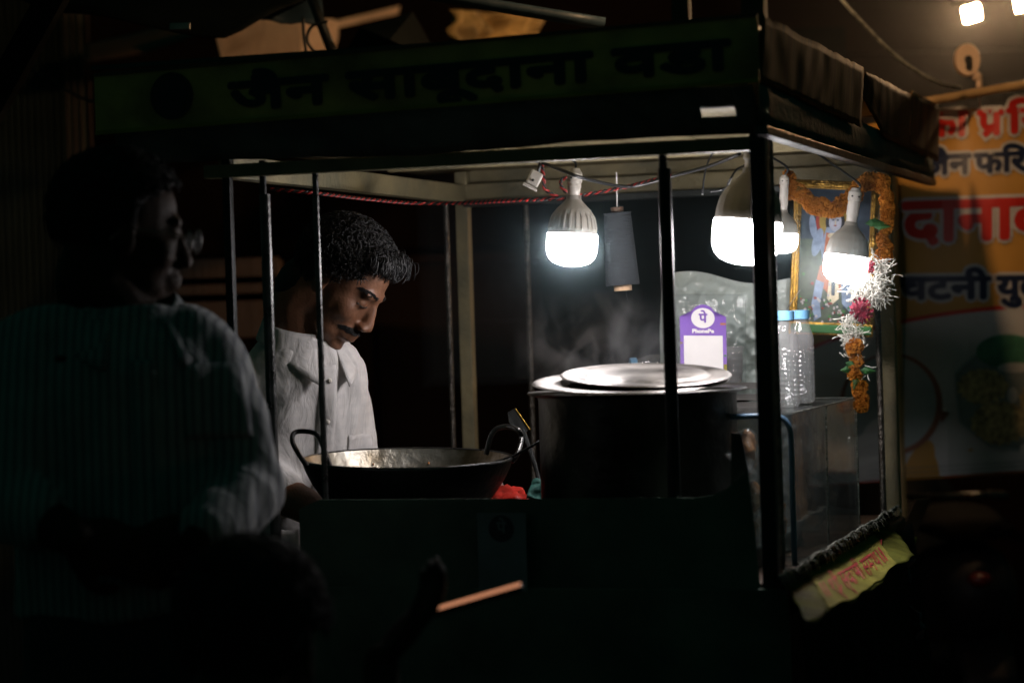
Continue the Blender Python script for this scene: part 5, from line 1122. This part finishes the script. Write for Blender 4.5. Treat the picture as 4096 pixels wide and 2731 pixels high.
onlooker()

# ================================================================== AIR
def volume(name, lo, hi, dens, g, colr, noise_=None):
    mb = MB().box((V(lo)+V(hi))/2, *(V(hi)-V(lo))); o = mb.build(name, 'black'); o.data.materials.clear()
    m = bpy.data.materials.new(name); m.use_nodes = True; t = m.node_tree; t.nodes.clear(); out = t.nodes.new('ShaderNodeOutputMaterial'); pv = t.nodes.new('ShaderNodeVolumePrincipled')
    pv.inputs['Color'].default_value = (*colr, 1); pv.inputs['Density'].default_value = dens; pv.inputs['Anisotropy'].default_value = g
    if noise_: noise_(t, pv)
    t.links.new(pv.outputs[0], out.inputs['Volume']); o.data.materials.append(m); o['kind'] = 'stuff'; return o
def plume(t, pv):
    tc = t.nodes.new('ShaderNodeTexCoord'); n = t.nodes.new('ShaderNodeTexNoise'); n.inputs['Scale'].default_value = 13; n.inputs['Detail'].default_value = 5; n.inputs['Distortion'].default_value = 1.2
    mp = t.nodes.new('ShaderNodeMapping'); mp.inputs['Scale'].default_value = (1, 1, .7); t.links.new(tc.outputs['Object'], mp.inputs[0]); t.links.new(mp.outputs[0], n.inputs[0])
    r = t.nodes.new('ShaderNodeMapRange'); r.inputs[1].default_value = .50; r.inputs[2].default_value = .72; r.inputs[3].default_value = 0; r.inputs[4].default_value = 1; t.links.new(n.outputs[0], r.inputs[0])
    sx = t.nodes.new('ShaderNodeSeparateXYZ'); t.links.new(tc.outputs['Generated'], sx.inputs[0])
    f = t.nodes.new('ShaderNodeMapRange'); f.inputs[1].default_value = .0; f.inputs[2].default_value = .6; f.inputs[3].default_value = 1; f.inputs[4].default_value = 0; t.links.new(sx.outputs[2], f.inputs[0])
    gx = t.nodes.new('ShaderNodeVectorMath'); gx.operation = 'DISTANCE'; c = t.nodes.new('ShaderNodeCombineXYZ'); t.links.new(sx.outputs[0], c.inputs[0]); t.links.new(sx.outputs[1], c.inputs[1]); gx.inputs[1].default_value = (.5, .5, 0); t.links.new(c.outputs[0], gx.inputs[0])
    e = t.nodes.new('ShaderNodeMapRange'); e.inputs[1].default_value = .15; e.inputs[2].default_value = .48; e.inputs[3].default_value = 1; e.inputs[4].default_value = 0; t.links.new(gx.outputs['Value'], e.inputs[0])
    m1 = t.nodes.new('ShaderNodeMath'); m1.operation = 'MULTIPLY'; t.links.new(r.outputs[0], m1.inputs[0]); t.links.new(f.outputs[0], m1.inputs[1])
    m2 = t.nodes.new('ShaderNodeMath'); m2.operation = 'MULTIPLY'; t.links.new(m1.outputs[0], m2.inputs[0]); t.links.new(e.outputs[0], m2.inputs[1])
    m3 = t.nodes.new('ShaderNodeMath'); m3.operation = 'MULTIPLY_ADD'; m3.inputs[1].default_value = 15.0; m3.inputs[2].default_value = .0; t.links.new(m2.outputs[0], m3.inputs[0]); t.links.new(m3.outputs[0], pv.inputs['Density'])
sc0 = P(2480, 1300, 4.30)
st = volume('steam', (sc0.x-.20, sc0.y-.10, 1.245), (sc0.x+.16, sc0.y+.24, 1.52), .05, .30, (.95, .97, 1), plume)
volume('bulb_halo_volume', (sc0.x-.34, sc0.y-.46, 1.25), (sc0.x+.42, sc0.y+.30, 1.594), .10, .93, (.66, .93, 1))  # scattering box added to put a teal-tinted halo round the bulbs
lm = (l1+l2)/2
volume('lamp_halo_volume', (lm.x-.75, 5.75, lm.z-.75), (lm.x+.55, 7.75, lm.z+.45), .013, .86, (.96, .97, 1))  # no real smoke: scattering box added for the glow round the flood lamps
